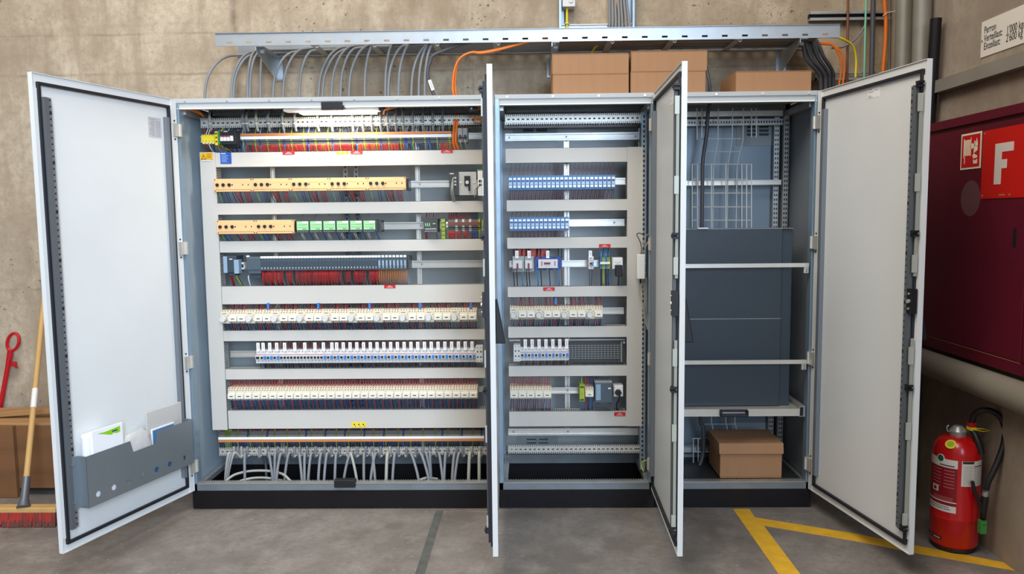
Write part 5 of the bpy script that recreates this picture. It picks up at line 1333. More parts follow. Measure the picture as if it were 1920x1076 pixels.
sign(413.5, 285.5, 434, 307, bluelab, [(.08, .5, .84, .93)]+[(.1, .55+.3*random.random(), .74-.075*i, .76-.075*i) for i in range(9)], 'notice_label', 'square blue notice label on the topmost duct', mm=lblue)
for (a_, yt, c_, yb, l) in ((629.5, 283.5, 655, 292, 'neon yellow marks on the topmost duct between red labels'), (659, 791.5, 687, 800.5, 'yellow sticker with small black marks on the bottom duct')):
    x0, x1, z0, z1 = R(a_, yt, c_, yb, YD); b = MB(); w_ = x1-x0; h = z1-z0
    if yt < 400:
        for i in range(3):
            cx = x0+w_*(.17+.33*i); b.cyl((cx, YD-.0022, z1-h*.35), (cx, YD-.0006, z1-h*.35), h*.34, 10); b.box(cx-.002, cx+.002, YD-.002, YD-.0006, z0, z1-h*.5)
        b.box(x0, x1, YD-.0015, YD-.0006, z1-h*.5, z1-h*.25)
    else:
        b.box(x0, x1, YD-.002, YD-.0006, z0, z1)
        for i in range(3): cx = x0+w_*(.2+.3*i); b.cyl((cx, YD-.0024, z0+h*.55), (cx, YD-.002, z0+h*.55), .004, 10, 1); b.box(cx+.004, cx+.007, YD-.0024, YD-.002, z0+h*.1, z0+h*.35, 1)
    tagT(b, 'sticker', [neon if yt < 400 else yel, ink], l, 'sticker')

# ---------------------------------------------------------------- cables on the lower clamp rail
lows = [439, 446, 453, 464, 487, 503, 521, 537, 552.5, 562, 576, 592, 609, 621, 636, 653, 669.5, 686, 698, 714, 731, 746.5, 762, 780, 793, 806, 820, 839.5, 857, 868, 884, 900]
ends = [(423, 893), (425, 895), (427, 893), (459, 895), (498, 866), (511, 893), (515, 893), (517, 898), (534, 893), (563, 900), (568, 900), (575, 900), (594, 900), (605, 900), (625, 900), (668, 897), (645, 895), (681, 898), (702, 898), (694, 898), (723, 898), (735, 898), (784, 897), (803, 897), (807, 890), (808, 890), (829, 898), (832, 898), (847, 898), (852, 898), (878, 898), (898, 898)]
pale = {0, 2, 20, 30, 31, 15}
for i, (px, (ex, ey)) in enumerate(zip(lows, ends)):
    Y0 = .163; p = at(px, 838, Y=Y0); p2 = at(px, 856, Y=Y0); e = at(ex, ey, Z=.14)
    e.y = min(max(e.y, .07), .4); ex_ = e.x
    mid = Vector(((p2.x*.55+ex_*.45), Y0+(e.y-Y0)*.5-.01, .26))
    low = Vector((ex_, e.y, .02+.004*(i % 3)))
    b = MB(); b.tube(curve([Vector((p.x, Y0-.003, p.z+.004)), Vector((p.x, Y0-.004, p.z-.012)), Vector((p2.x, Y0-.004, p2.z-.005)), mid, Vector((ex_, e.y, .135)), low], 6), .0074 if i not in (20, 30, 31) else .0088, 8)
    b.tube([(p.x+.009*cos(t_), Y0-.004+.009*sin(t_), p2.z+.006) for t_ in [2*PI*j/8 for j in range(9)]], .0022, 5, m=1)
    tagT(b, 'grey_cable', [cpale if i in pale else cgrey, tie], f'{side(i, len(lows))} cable tied to the lower clamp rail of the wide cabinet', 'cable', 'cables tied to the lower clamp rail', smooth=True, sharp=80)
for k_, pts in enumerate(([(422, 903), (440, 890), (470, 883), (505, 883), (530, 889), (545, 902)], [(440, 905), (470, 897), (500, 896), (530, 901)], [(782, 902), (800, 896), (820, 898)])):
    ys = [.06, .1, .14, .14, .1, .06]
    b = MB(); b.tube(curve([at(x, y, Y=ys[j % 6]) for j, (x, y) in enumerate(pts)], 7), .007, 8)
    tagT(b, 'grey_cable', cpale, ['large pale cable loop lying in the left of the cabinet floor', 'flat pale cable arc under the large cable loop', 'small pale cable arc near the middle of the cabinet floor'][k_], 'cable', smooth=True, sharp=80)
# cables clamped to the upper rail
ups = [394, 456, 463, 481, 503, 530, 553, 596, 622, 661, 680, 697, 714, 727, 742, 756, 774, 793, 812, 830]
for i, px in enumerate(ups):
    p = at(px, 232, Y=.163); q = at(px+(-4 if i % 3 == 0 else 2), 200, Y=.3)
    b = MB(); b.tube(curve([Vector((p.x, .18, p.z-.035)), Vector((p.x, .159, p.z)), Vector((p.x, .159, p.z+.04)), Vector((q.x, .33, 2.09))], 6), .0072, 8)
    b.tube([(p.x+.009*cos(t_), .159+.009*sin(t_), p.z) for t_ in [2*PI*j/8 for j in range(9)]], .0022, 5, m=1)
    tagT(b, 'grey_cable', [cpale if i in (0, 3) else cgrey, tie], f'{side(i, len(ups))} cable clamped to the top toothed rail of the wide cabinet', 'cable', 'cables clamped to the top rail', smooth=True, sharp=80)
# white adaptor beside V2 with leads
x0, x1, z0, z1 = R(1195, 477, 1209.5, 523, .1)
t = thing('cable_adapter', 'white inline power brick hanging at the right post, middle cabinet', 'power adapter', ((x0+x1)/2, .12, z0))
b = MB(); b.box(x0, x1, .1, .135, z0, z1); b.box(x1, x1+.006, .11, .12, z1-.05, z1-.044); b.box(x1, x1+.006, .11, .12, z0+.03, z0+.036); b.build('housing', whitep, t, bevel=.003)
b = MB(); b.tube(curve([at(1202, 477, Y=.11), at(1203, 464, Y=.11), at(1199, 450, Y=.11), at(1194, 440, Y=.11), at(1199, 437, Y=.11), at(1208, 441, Y=.12)], 6), .0022, 6)
b.tube(curve([at(1204, 477, Y=.11), at(1206, 460, Y=.1), at(1212, 442, Y=.1), at(1221, 437, Y=.08)], 6), .0022, 6, m=1); b.tube(curve([at(1207, 477, Y=.11), at(1211, 462, Y=.1), at(1216, 452, Y=.1), at(1222, 440, Y=.08)], 6), .0025, 6, m=1)
b.build('lead', [black, cpale], t, smooth=True)
b = MB(); b.cyl(at(1201, 523, Y=.118), at(1201, 531, Y=.118), .005, 8); b.build('strain_relief', black, t)
b = MB(); b.tube(curve([at(1201, 531, Y=.118), at(1199, 548, Y=.12), at(1202, 560, Y=.12), at(1206, 575, Y=.12), at(1209, 600, Y=.12), at(1215, 615, Y=.12)], 6), .0025, 6)
for dx in (0, 3, 6): b.tube(curve([at(1206+dx, 520, Y=.125), at(1208+dx*.8, 560, Y=.13), at(1207+dx, 590, Y=.13), at(1214+dx*.3, 618, Y=.13)], 6), .0025, 6)
b.build('lead', cpale, t, smooth=True)
b = MB(); b.tube(curve([at(1212, 863, Y=.06), at(1204, 866, Y=.08), at(1203, 875, Y=.08), at(1207, 884, Y=.06)], 6), .003, 6); tagT(b, 'earth_wire', wyg, 'yellow green earth wire loop at the lower right of the middle cabinet', 'wire', smooth=True)

# ================================================================ RIGHT-HAND CABINET CONTENTS
t = thing('equipment_enclosure', 'large anthracite equipment housing on the pull-out shelf', 'equipment housing', (2.8, .2, .52))
b = MB(); b.box(2.46, 3.045, .06, .285, .52, 1.428); b.build('housing', anthr, t, bevel=.002)
b = MB(); b.box(3.048, 3.1, .075, .285, .519, 1.425); b.build('side_cover', anthr, t, bevel=.002)
z_ = zx(597.5, 1390, .06); b = MB(); b.box(2.5, 3.045, .0585, .0605, z_-.001, z_+.001); b.build('seam', steel, t)
b = MB(); b.box(2.47, 3.1, .058, .2, 1.428, 1.431); b.build('top_edge', steeld, t)
for (yt, yb, l) in ((494, 501.5, 'upper'), (675, 682.5, 'lower')):
    z0 = zx(yb, 1400, .0); z1 = zx(yt, 1400, .0); b = MB(); b.box(2.43, 3.158, -.004, .004, z0, z1)
    b.box(3.135, 3.158, .0, .012, z0-.03, z1).cyl((3.147, 0, z0-.012), (3.147, -.003, z0-.012), .0025, 8, 1).cyl((3.147, 0, z0-.022), (3.147, -.003, z0-.022), .0025, 8, 1)
    tagT(b, 'cross_bar', [alu, black], f'{l} bright aluminium bar across the anthracite housing', 'cross bar', 'aluminium bars across the housing')
z0 = zx(779.5, 1390, .01); z1 = zx(766, 1390, .01)
t = thing('pull_out_shelf', 'pull-out shelf with bright front edge and black handle', 'shelf', (2.8, .2, z0))
b = MB(); b.box(2.43, 3.13, .0, .003, z0, z1); b.box(2.43, 3.13, .003, .44, z1-.004, z1-.001); b.build('tray', alu, t)
xa, xb, za, zc_ = R(1350, 768, 1402, 780, -.01); b = MB(); b.box(xa, xb, -.03, -.0, za, za+.012); b.box(xa, xa+.008, -.03, 0, za, zc_).box(xb-.008, xb, -.03, 0, za, zc_).box(xa, xb, -.012, 0, zc_-.012, zc_); b.build('handle', rubber, t, bevel=.003)
b = MB(); b.box(3.132, 3.162, .01, .42, z0-.006, z1+.012).box(3.136, 3.15, .004, .01, z0, z1+.006, 1); b.build('slide', [steel, black], t)
for (yt, yb, l) in ((208, 218, 'upper'), (338, 347, 'middle')):
    z0 = zx(yb, 1380, .4); z1 = zx(yt, 1380, .4); b = MB(); b.box(2.45, 3.14, .4, .404, z0, z1).box(2.45, 3.14, .396, .4, z1-.004, z1).box(2.45, 3.14, .396, .4, z0, z0+.004)
    tagT(b, 'support_rail', alu, f'{l} bright horizontal rail behind the wire mesh', 'support rail', 'horizontal rails behind the mesh')
z0 = .17; b = MB(); b.box(2.45, 3.14, .36, .364, .18, .21); tagT(b, 'support_rail', steel, 'low horizontal rail behind the carton in the right-hand cabinet', 'support rail')
# wire mesh cable basket
t = thing('wire_mesh_tray', 'upright wire mesh cable basket in the right-hand cabinet', 'cable basket', (2.75, .36, .2))
def wv(pts, r=.0024): 
    b = MB(); b.tube([at(x, y, Y=yy) for x, y, yy in pts], r, 6); return b
meshm = mat('mesh_wire_zinc', 'd2d4d0', .4, .3)
b = MB()
for (xt, xm, xb_) in ((1347, 1338, 1336), (1374, 1365, 1363), (1394, 1382, 1380)):
    b.tube([at(xt, 203, Y=.34), at(xt-1, 262, Y=.34), at(xm, 310, Y=.37), at(xb_, 427, Y=.37), at(xb_-2, 700, Y=.37), at(xb_-2, 790, Y=.37), at(xb_+6, 830, Y=.34), at(xb_+8, 880, Y=.34)], .0032, 6)
for (xx, y0_, y1_) in ((1298, 307, 427), (1308, 307, 427), (1334, 307, 427), (1361, 307, 427), (1391, 307, 427), (1400, 307, 427), (1409, 307, 427), (1307, 203, 262), (1316, 203, 258), (1409, 203, 258), (1418, 203, 258), (1300, 822, 872), (1309, 822, 872)):
    b.tube([at(xx, y0_, Y=.33), at(xx, y1_, Y=.33)], .003, 6)
b.build('upright_wire', meshm, t, smooth=True)
b = MB()
for (y_, xa, xb_, yy) in ((232, 1320, 1392, .34), (260, 1313, 1390, .34), (284, 1325, 1388, .36), (308, 1300, 1408, .345), (336, 1297, 1403, .345), (362, 1297, 1407, .345), (388, 1297, 1407, .345), (413, 1297, 1407, .345), (795, 1320, 1378, .36), (820, 1322, 1405, .35), (822, 1298, 1314, .33), (847, 1298, 1400, .33), (872, 1298, 1325, .33)):
    if y_ == 795: b.build('cross_wire', meshm, t, smooth=True); b = MB()
    b.tube([at(xa, y_, Y=yy-.004), at(xb_, y_, Y=yy-.004)], .003, 6)
b.build('cross_wire', meshm, t, smooth=True)
b = MB(); b.tube(curve([at(1332, 190, Y=.3), at(1327, 215, Y=.3), at(1325, 250, Y=.305), at(1318, 300, Y=.308), at(1317, 340, Y=.308), at(1316, 430, Y=.308), at(1313, 760, Y=.308), at(1318, 800, Y=.308), at(1319, 845, Y=.308), at(1308, 880, Y=.28), at(1288, 900, Y=.2)], 6), .0105, 10)
tagT(b, 'black_cable', cdark, 'thick dark cable running down the wire mesh basket', 'cable', smooth=True, sharp=80)
# white clip on housing
x0, x1, z0, z1 = R(1308, 425, 1327, 427.5, .05); b = MB(); b.box(x0, x1, .04, .06, 1.4315, 1.4375); tagT(b, 'white_strip', whitep, 'tiny white strip lying on the anthracite housing edge', 'strip')
# carton on the cabinet floor
t = thing('cardboard_box', 'brown lidded carton standing inside the right-hand cabinet', 'box', (2.88, .2, .132))
b = MB(); xa, xb = 2.745, 3.062
b.box(xa, xb, .05, .3, .142, .29); b.build('carton_body', card, t)
b = MB(); b.prism([(.036, .272), (.046, .325), (.30, .327), (.306, .272)], xa-.008, xb+.005, axis=0); b.build('carton_lid', card, t)
MB().box(xa+.002, xb-.002, .045, .05, .142, .148).build('base_flap', card2, t)
b = MB(); b.box(2.43, 3.17, .03, .46, .128, .132); tag(b.build('floor_plate', mat('dark_floor_plate', '2c2e30', .5, .2)), 'dark floor plate of the right-hand cabinet under the carton', 'plate')
for k in (0, 1):
    b = MB(); b.box((.03, 1.63)[k], (1.57, 2.37)[k], .03, .46, .006, .01)
    tag(b.build('floor_plate', black), ['black floor sheet under the cables in the wide cabinet', 'black floor sheet in the base of the middle cabinet'][k], 'plate')
for (px, py, cab) in ((375, 232, 0), (1502, 224, 2)):
    pass

# ================================================================ RIGHT WALL THINGS
# fire hose box
t = thing('hose_box', 'large maroon wall box for the fire hose', 'hose cabinet', (3.7, -.5, .85))
fx = 3.7; ya, yb_ = .02, -1.7
b = MB(); b.box(fx+.004, 3.799, yb_, ya, .855, 1.905); b.box(fx-.01, fx+.03, yb_, ya, 1.885, 1.925); b.box(fx, fx+.004, yb_, ya, .855, .902); b.build('body', maroon, t, bevel=.003)
b = MB(); b.box(fx-.001, fx+.004, -.835, ya-.012, .909, 1.868); b.build('door', maroon, t, bevel=.002)
b = MB(); b.box(fx-.001, fx+.004, yb_+.01, -.843, .909, 1.868); b.build('door', maroon, t, bevel=.002)
b = MB(); q = at(1903, 446, X=fx); b.prism([(q.y+.012*cos(a_)*1, q.z+(.028 if sin(a_) > 0 else -.028)+.012*sin(a_)) for a_ in [2*PI*j/16 for j in range(16)]], fx-.0016, fx-.001, axis=0); b.build('finger_slot', black, t)
q = at(1820, 372, X=fx); b = MB(); b.prism([(q.y+.075*cos(a_), q.z+.078*sin(a_)) for a_ in [2*PI*j/36 for j in range(36)]], fx-.0016, fx-.001, axis=0); b.build('faded_round_mark', padm, t)
b = MB(); b.box(fx-.0005, fx+.001, -.835, ya-.012, .9035, .9055); b.build('seam_highlight', card2, t)
# F sign
def yz(px, py, X): q = at(px, py, X=X); return q.y, q.z
SX = fx-.004
y0, z1 = yz(1844, 246, SX); _, z0 = yz(1838, 373, SX); y1 = -.98
t = thing('fire_sign', 'large red sign with a pale letter F on the maroon box', 'sign', (SX, (y0+y1)/2, z0), 'fire signs')
b = MB(); b.box(SX, SX+.002, y1, y0, z0, z1); b.build('panel', signred, t)
ya2, zt2 = yz(1866.5, 270, SX-.001); yb2, zb2 = yz(1863, 346, SX-.001); yR, zR = yz(1901, 264, SX-.001); yr1, _ = yz(1873.5, 310, SX-.001)
zr0 = zt2-(zt2-zb2)*.14
yst = yz(1874, 346, SX-.001)[0]
b = MB(); H = zt2-zb2; Yl = ya2; yin = Yl-.046; yend = yR+.0
b.box(SX-.0012, SX, yin, Yl, zb2, zt2); b.box(SX-.0012, SX, yend, yin, zt2-.036, zt2); b.box(SX-.0012, SX, yend+.04, yin, zt2-H*.51-.018, zt2-H*.51+.018); b.build('letter_f', fwhite, t)
b = MB()
for (yy, zz) in ((y0-.012, z1-.012), (y0-.012, z0+.012), (-.72, z0+.012)): b.cyl((SX-.002, yy, zz), (SX, yy, zz), .004, 8)
b.box(SX-.001, SX, y0-.17, y0-.13, z0+.01, z0+.016); b.build('rivet', card2, t)
# hose pictogram
ya3, za3 = yz(1803, 253, SX); yb3, zb3 = yz(1841, 245, SX); _, zc3 = yz(1800, 319, SX)
t = thing('fire_sign', 'small red pictogram sign with hose reel and flames', 'sign', (SX, (ya3+yb3)/2, zc3), 'fire signs')
zt3 = (za3+zb3)/2
b = MB(); b.box(SX, SX+.002, yb3, ya3, zc3, zt3); b.build('panel', cream, t)
m_ = .008; b = MB(); b.box(SX-.0006, SX, yb3+m_, ya3-m_, zc3+m_, zt3-m_); b.build('red_field', red, t)
W_3, H3 = ya3-yb3, zt3-zc3
def U(u, v): return (ya3-W_3*u, zc3+H3*v)
b = MB()
for i in range(5):
    y_, _ = U(.17+.065*i, 0); b.box(SX-.0012, SX-.0006, y_-W_3*.045, y_, U(0, .38)[1], U(0, .82)[1])
for v_ in (.36, .83): pass
b.box(SX-.0012, SX-.0006, U(.15, 0)[0]-.003, U(.15, 0)[0], U(0, .33)[1], U(0, .86)[1]); b.box(SX-.0012, SX-.0006, U(.5, 0)[0]-.003, U(.5, 0)[0], U(0, .36)[1], U(0, .88)[1])
b.box(SX-.0012, SX-.0006, U(.2, 0)[0]-.004, U(.2, 0)[0], U(0, .16)[1], U(0, .36)[1])
b.prism([(U(.58, 0)[0]+.012*cos(a_), U(0, .63)[1]+.012*sin(a_)) for a_ in [2*PI*j/12 for j in range(12)]], SX-.0012, SX-.0006, axis=0)
b.build('hose_reel_symbol', cream, t)
b = MB()
for (pts) in ([(.66, .42), (.84, .5), (.84, .6), (.72, .62), (.72, .72), (.66, .6)], [(.66, .62), (.84, .62), (.84, .7), (.78, .84), (.76, .7), (.68, .78)], [(.6, .36), (.66, .42), (.82, .36), (.84, .3), (.66, .28)], [(.66, .14), (.84, .14), (.84, .26), (.72, .22), (.64, .26)]):
    b.prism([U(*p) for p in pts], SX-.0012, SX-.0006, axis=0)
b.build('flame_symbol', cream, t)
# load sign above the ledge
SX2 = 3.796
y0, z1 = yz(1841, 42, SX2); _, z0 = yz(1838, 109, SX2)
t = thing('load_sign', 'white load limit sign with black lettering on the right wall', 'sign', (SX2, -.7, z0))
b = MB(); b.box(SX2, SX2+.004, -1.1, y0, z0, z1); b.build('panel', signw, t)
def rtext(s_, px, py, size, nm='lettering'):
    q = at(px, py, X=SX2-.0008); m4 = Matrix.Translation((SX2-.0004, q.y, q.z)) @ RIGHTW
    m4 = m4 @ Matrix.Diagonal((.72, 1, 1, 1))
    text_mesh(s_, size, m4, nm, ink, t)
HZ = (z1-z0)
rtext('Perron', 1845, 63.5, .044); rtext('Verteillast:', 1844.5, 79, .044); rtext('Einzellast:', 1844, 94, .044)
rtext("1'000 kg/m²", 1886.5, 64, .047); rtext("2'600 kg", 1885.5, 79.5, .047)
q = at(1841, 78, X=SX2); b = MB(); b.prism([(q.y, q.z+.008), (q.y, q.z-.008), (q.y-.008, q.z)], SX2-.001, SX2, axis=0); b.build('arrow_mark', ink, t)
# big duct pipe under the box
b = MB(); b.cyl((3.705, .55, .772), (3.705, -2.2, .772), .062, 28); tagT(b, 'large_pipe', ductpipe, 'thick grey pipe running along the wall below the maroon box', 'pipe', smooth=True)
b = MB(); b.cyl((3.765, .1, 0), (3.765, .1, .7), .02, 12); tagT(b, 'thin_pipe', ductpipe, 'thin pipe standing in the corner below the thick pipe', 'pipe', smooth=True)

# fire extinguisher
ex, ey = 3.668, -.475; er = .098
t = thing('fire_extinguisher', 'red fire extinguisher with black hose on the floor by the wall', 'fire extinguisher', (ex, ey, 0))
b = MB(); b.lathe([(er*.9, .02), (er, .035), (er, .15), (er*1.012, .153), (er, .157), (er, .42), (er*.99, .445), (er*.93, .472), (er*.8, .495), (er*.55, .51), (er*.4, .514)], ex, ey, 40); b.build('cylinder', extred, t, smooth=True, sharp=60)
b = MB(); b.lathe([(er*.88, 0), (er*.92, .01), (er*.9, .02)], ex, ey, 32); b.build('base_ring', black, t, smooth=True)
b = MB(); b.lathe([(.034, .512), (.036, .535), (.026, .548), (.018, .556)], ex, ey, 24); b.build('valve_collar', steel, t, smooth=True)
b = MB()
for s_ in (-1, 1): b.tube([(ex+s_*.03, ey, .53), (ex+s_*.052, ey-.01, .535), (ex+s_*.056, ey-.01, .553), (ex+s_*.048, ey-.01, .562)], .003, 6)
b.build('carry_bracket', steel, t, smooth=True)
vx_ = at(1822, 800, Y=ey-.03); V0 = Vector((vx_.x, ey-.03, vx_.z))
b = MB(); b.box(V0.x-.014, V0.x+.014, V0.y-.014, V0.y+.02, V0.z, V0.z+.02); b.build('valve_body', redpl, t, bevel=.004)
b = MB(); b.box(V0.x-.013, V0.x+.013, V0.y-.016, V0.y+.018, V0.z-.014, V0.z); b.build('seal_band', yel, t)
b = MB(); b.tube([V0+Vector((0, -.0, -.014)), V0+Vector((.004, -.022, -.03)), V0+Vector((.012, -.042, -.07)), V0+Vector((.017, -.052, -.105))], .015, 10, rs=[.012, .014, .016, .014]); b.build('hand_lever', black, t, smooth=True)
b = MB(); b.tube([V0+Vector((.01, -.014, -.004)), V0+Vector((.04, -.02, -.004)), V0+Vector((.066, -.02, -.012)), V0+Vector((.04, -.022, -.016)), V0+Vector((.01, -.016, -.01))], .0022, 6); b.build('safety_pin_tag', yel, t, smooth=True)
def E_(px, py, y): return at(px, py, Y=ey+y)
b = MB(); b.tube(curve([E_(1822, 792, -.03), E_(1826, 778, -.04), E_(1838, 770, -.06), E_(1858, 770, -.08), E_(1876, 782, -.09), E_(1884, 805, -.1), E_(1882, 832, -.11), E_(1872, 862, -.12), E_(1862, 885, -.125), E_(1853, 903, -.125), E_(1848, 922, -.122)], 7), .0125, 12); b.build('hose', hoseblk, t, smooth=True, sharp=90)
b = MB(); b.tube([E_(1849, 918, -.122), E_(1847, 930, -.122)], .013, 12); b.build('hose_coupling', steel, t, smooth=True)
b = MB(); b.tube([E_(1847, 930, -.122), E_(1845, 950, -.122), E_(1843, 974, -.122)], .013, 10, rs=[.015, .014, .009]); b.tube([E_(1823, 902, -.118), E_(1827, 920, -.122), E_(1836, 940, -.124), E_(1843, 962, -.122)], .008, 8); b.build('nozzle_gun', hoseblk, t, smooth=True, sharp=90)
q0, q1 = E_(1842, 975, -.122), E_(1842, 999, -.122); b = MB(); b.box(q0.x-.013, q0.x+.013, ey-.135, ey-.11, q1.z, q0.z); b.box(q0.x-.006, q0.x-.003, ey-.1355, ey-.135, q0.z-.02, q0.z-.014, 1).box(q0.x+.003, q0.x+.006, ey-.1355, ey-.135, q0.z-.02, q0.z-.014, 1); b.build('nozzle_tip', [green, black], t, bevel=.003)
def wrap(a0, a1, z0, z1, rr, m=0, b=None, zs=0, n=12):
    """label patch on the cylinder; angle 0 faces -Y, positive to +X"""
    b = b or MB(); vs = []
    for i in range(n+1):
        a_ = math.radians(a0+(a1-a0)*i/n); x = ex+rr*sin(a_); y = ey-rr*cos(a_)
        vs += [(x, y, z0), (x, y, z1)]
    for i in range(n+1):
        a_ = math.radians(a0+(a1-a0)*i/n); x = ex+(rr-.0006)*sin(a_); y = ey-(rr-.0006)*cos(a_)
        vs += [(x, y, z0), (x, y, z1)]
    k = 2*(n+1); fs = [(2*i, 2*i+2, 2*i+3, 2*i+1) for i in range(n)]+[(k+2*i, k+2*i+2, k+2*i+3, k+2*i+1) for i in range(n)]
    fs += [(0, 1, k+1, k), (2*n, 2*n+1, k+2*n+1, k+2*n)]
    fs += [(2*i, 2*i+2, k+2*i+2, k+2*i) for i in range(n)]+[(2*i+1, 2*i+3, k+2*i+3, k+2*i+1) for i in range(n)]
    b.add(vs, fs, m); return b
lab_r = mat('label_red', '8e1420', .4)
AO = -29
def wr(a0, a1, z0, z1, rr, m, b, n=6): return wrap(a0+AO, a1+AO, z0*.93, z1*.93, rr, m, b, n=n)
b = MB(); wr(-84, 3, .2, .455, er+.0008, 1, b, 12); wr(-84, 3, .415, .455, er+.0012, 0, b, 12); wr(-84, 3, .2, .232, er+.0012, 0, b, 12); wr(-84, 3, .247, .252, er+.0012, 0, b, 12)
for i in range(6): wr(-66, -36, .398-.016*i, .402-.016*i, er+.0014, 2, b); wr(-28, -3, .398-.016*i, .402-.016*i, er+.0014, 2, b)
for i in range(4): wr(-60, -5, .27-.005*i, .272-.005*i, er+.0014, 2, b)
wr(-62, -42, .29, .318, er+.0015, 0, b, 5); wr(-57, -47, .296, .312, er+.0018, 1, b, 5)
wr(-78, -10, .212, .215, er+.0016, 3, b); wr(-78, -14, .222, .225, er+.0016, 3, b); wr(-40, -4, .422, .427, er+.0016, 3, b)
pinkish = mat('label_print_pink', 'b86868', .5)
b.build('instruction_label', [signw, lab_r, pinkish, ink], t)
b = MB(); wr(12, 74, .335, .455, er+.001, 0, b, 12)
for i in range(12): wr(16, 38, .343+.0078*i, .345+.0078*i, er+.0014, 1, b, 5); wr(42, 68, .343+.0078*i, .345+.0078*i, er+.0014, 1, b, 5)
wr(14, 42, .443, .454, er+.0015, 2, b); wr(44, 70, .428, .432, er+.0015, 2, b); b.build('inspection_label', [signw, mgrey, ink], t)
b = MB(); wr(-78, -28, .058, .073, er+.001, 0, b); wr(-52, -31, .062, .069, er+.0014, 1, b, 5); wr(-74, -58, .064, .067, er+.0014, 1, b, 4); b.build('maker_plate', [black, mgrey], t)
b = MB(); a_ = math.radians(-38+AO); c_ = Vector((ex+(er+.001)*sin(a_), ey-(er+.001)*cos(a_), .423)); n_ = Vector((sin(a_), -cos(a_), 0)); b.cyl(c_-n_*.0015, c_+n_*.001, .017, 24); b.cyl(c_+n_*.001, c_+n_*.0015, .0145, 24, m=1)
b.build('round_seal_sticker', [whitep, mat('seal_green', '1d5a3c', .5)], t)
a_ = math.radians(-18+AO); c_ = Vector((ex+er*.84*sin(a_), ey-er*.84*cos(a_), .488)); n_ = Vector((sin(a_)*.8, -cos(a_)*.8, .75)).normalized(); b = MB(); b.cyl(c_-n_*.002, c_+n_*.003, .022, 24); b.cyl(c_+n_*.003, c_+n_*.0034, .015, 20, m=1); b.build('yellow_oval_sticker', [yel, yelg], t)

# ================================================================ LEFT: CRATE, BROOM, RED TOOL, BAG
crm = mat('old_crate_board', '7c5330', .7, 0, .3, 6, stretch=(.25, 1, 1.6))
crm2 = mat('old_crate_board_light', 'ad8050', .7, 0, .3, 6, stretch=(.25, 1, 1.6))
t = thing('wooden_crate', 'old wooden crate of brown boards against the wall behind the broom', 'crate', (-.95, .3, 0))
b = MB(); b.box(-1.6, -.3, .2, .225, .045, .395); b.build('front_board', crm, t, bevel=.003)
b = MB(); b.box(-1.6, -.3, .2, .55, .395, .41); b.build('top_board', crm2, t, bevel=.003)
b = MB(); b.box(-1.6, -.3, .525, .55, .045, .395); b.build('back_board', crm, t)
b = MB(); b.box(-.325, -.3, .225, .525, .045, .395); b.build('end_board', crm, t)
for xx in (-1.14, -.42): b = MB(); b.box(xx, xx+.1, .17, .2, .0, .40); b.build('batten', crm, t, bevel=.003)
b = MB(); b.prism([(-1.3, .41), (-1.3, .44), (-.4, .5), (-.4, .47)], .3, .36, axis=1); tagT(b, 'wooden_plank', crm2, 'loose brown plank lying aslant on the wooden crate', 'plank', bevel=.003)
bag = blob_bag(None, -.83, -.72, .22, .3, .412, .5, 9); tagT(bag, 'plastic_bag', bagm, 'small pale plastic bag on the crate behind the left door', 'bag', smooth=True)
# broom
hb = Vector((-.762, -.18, .125)); ht = at(84, 545, Y=.55); dirn = ht-hb; ht2 = hb+dirn*1.05
t = thing('broom', 'push broom with red bristles and wooden handle leaning on the crate', 'broom', (-.95, -.18, 0))
b = MB(); b.tube([hb+dirn*.03, hb+dirn*.5, ht, ht2], .0145, 12); b.build('handle', wood, t, smooth=True)
b = MB(); p_ = hb+dirn*.40; b.tube([p_, p_+dirn*.09], .0152, 12); b.build('handle_label', signw, t, smooth=True)
b = MB(); b.tube([hb+dirn*-.035, hb+dirn*0.0, hb+dirn*.09], .02, 12, rs=[.032, .02, .019]); b.build('handle_socket', mat('socket_steel', '6d7076', .45, .6), t, smooth=True)
b = MB(); b.box(-1.35, -.588, -.215, -.155, .064, .092); b.build('broom_head', wood, t, bevel=.006)
b = MB(); rb = random.Random(2)
for i in range(100):
    for j in range(5):
        x = -1.345+.752*i/99; y = -.21+.0125*j; sx = (x+.965)*.03+rb.uniform(-.006, .006)
        q_ = rb.uniform(.018, .034); b.tube([(x, y, .066), (x+sx*.5, y+(j-2)*.006, q_)], .0058, 4, 0 if rb.random() < .85 else 1)
        b.tube([(x+sx*.5, y+(j-2)*.006, q_), (x+sx+rb.uniform(-.004, .004), y+(j-2)*.012, .002)], .006, 4, 1 if rb.random() < .8 else 0)
bristle = mat('red_bristle', '96241c', .7, 0, .35, 9); bristle2 = mat('dirty_bristle', '5c3024', .8)
o = b.build('bristles', [bristle, bristle2], t); o['kind'] = 'stuff'
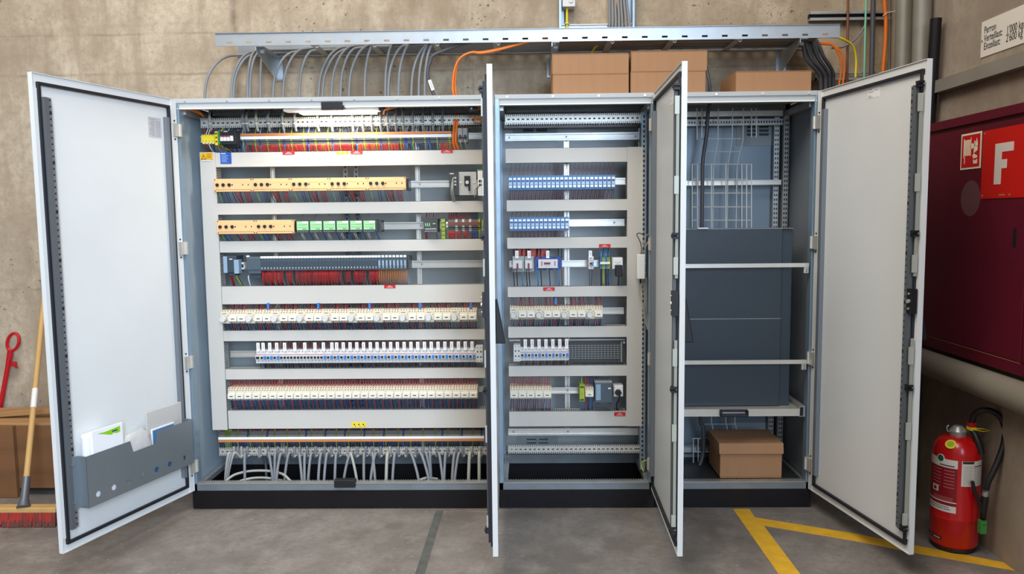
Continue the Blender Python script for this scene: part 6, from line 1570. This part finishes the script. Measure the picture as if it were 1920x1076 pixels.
# red tool (handle with grip)
p0 = at(-8, 810, Y=.6); p1 = at(14, 690, Y=.6); p2 = at(20, 656, Y=.6)
t = thing('red_shovel', 'red handled tool with an oval grip leaning at the left edge', 'tool', (p0.x, .3, 0))
base = p0-(p1-p0)*.3; base.y = .6
b = MB(); b.tube([base, p0, p1, p2], .013, 12, rs=[.013, .013, .013, .017]); b.build('shaft', redpl, t, smooth=True)
b = MB(); c_ = at(24.5, 641, Y=.6)
ring = []
for j in range(21):
    a_ = 2*PI*j/20; ux, uz = .036*cos(a_), .052*sin(a_); ring.append(c_+Vector((ux*.95+uz*.28, 0, uz-ux*.1)))
b.tube(ring, .009, 8); b.build('oval_grip', redpl, t, smooth=True)
b = MB(); q = at(22, 680, Y=.6); b.box(q.x, q.x+.026, .59, .61, q.z-.02, q.z+.006); b.prism([(q.x+.02, q.z-.02), (q.x+.026, q.z-.034), (q.x+.03, q.z-.02)], .59, .61, axis=1); b.build('hook', redpl, t, bevel=.002)
b = MB(); b.box(base.x-.1, base.x+.1, .59, .61, .0, base.z+.02); b.build('blade', redpl, t)

# ================================================================ LIGHT
def area(name, loc, target, size, power, col, sy=None):
    d = bpy.data.lights.new(name, 'AREA'); d.energy = power; d.color = col; d.size = size
    if sy: d.shape = 'RECTANGLE'; d.size_y = sy
    o = bpy.data.objects.new(name, d); COL.objects.link(o); o.location = loc
    o.rotation_euler = (Vector(target)-Vector(loc)).to_track_quat('-Z', 'Y').to_euler(); return o
area('hall_skylight', (.4, -3.0, 5.6), (1.3, -.2, .6), 4.2, 285, (1, .93, .845), 3.0)
g_ = area('gate_daylight', (3.3, -6.8, 2.9), (-.1, -.4, 1.0), 3.0, 150, (.6, .77, 1), 3.0); g_.data.spread = math.radians(75)
lx0, lx1, lz, _ = R(560, 206, 690, 210, .07)
area('cabinet_lamp_light', ((lx0+lx1)/2, .065, lz-.012), ((lx0+lx1)/2, .11, lz-.5), lx1-lx0, 5, (1, .93, .8), .05)
wd = bpy.data.worlds.new('world'); SC.world = wd; wd.use_nodes = True; nt = wd.node_tree; bg = nt.nodes['Background']
tc = nt.nodes.new('ShaderNodeTexCoord'); sp = nt.nodes.new('ShaderNodeSeparateXYZ'); nt.links.new(tc.outputs['Generated'], sp.inputs[0])
cr = nt.nodes.new('ShaderNodeValToRGB'); mr = nt.nodes.new('ShaderNodeMapRange'); mr.inputs[1].default_value = -1; mr.inputs[2].default_value = 1
nt.links.new(sp.outputs[2], mr.inputs[0]); nt.links.new(mr.outputs[0], cr.inputs[0]); nt.links.new(cr.outputs[0], bg.inputs[0])
cr.color_ramp.elements[0].position = .4; cr.color_ramp.elements[0].color = (.25, .22, .2, 1)
cr.color_ramp.elements[1].position = .8; cr.color_ramp.elements[1].color = (1, .97, .93, 1)
bg.inputs[1].default_value = .37
vs_ = SC.view_settings; vs_.view_transform = 'Standard'; vs_.look = 'None'; vs_.gamma = 1; vs_.exposure = 0; vs_.use_curve_mapping = False
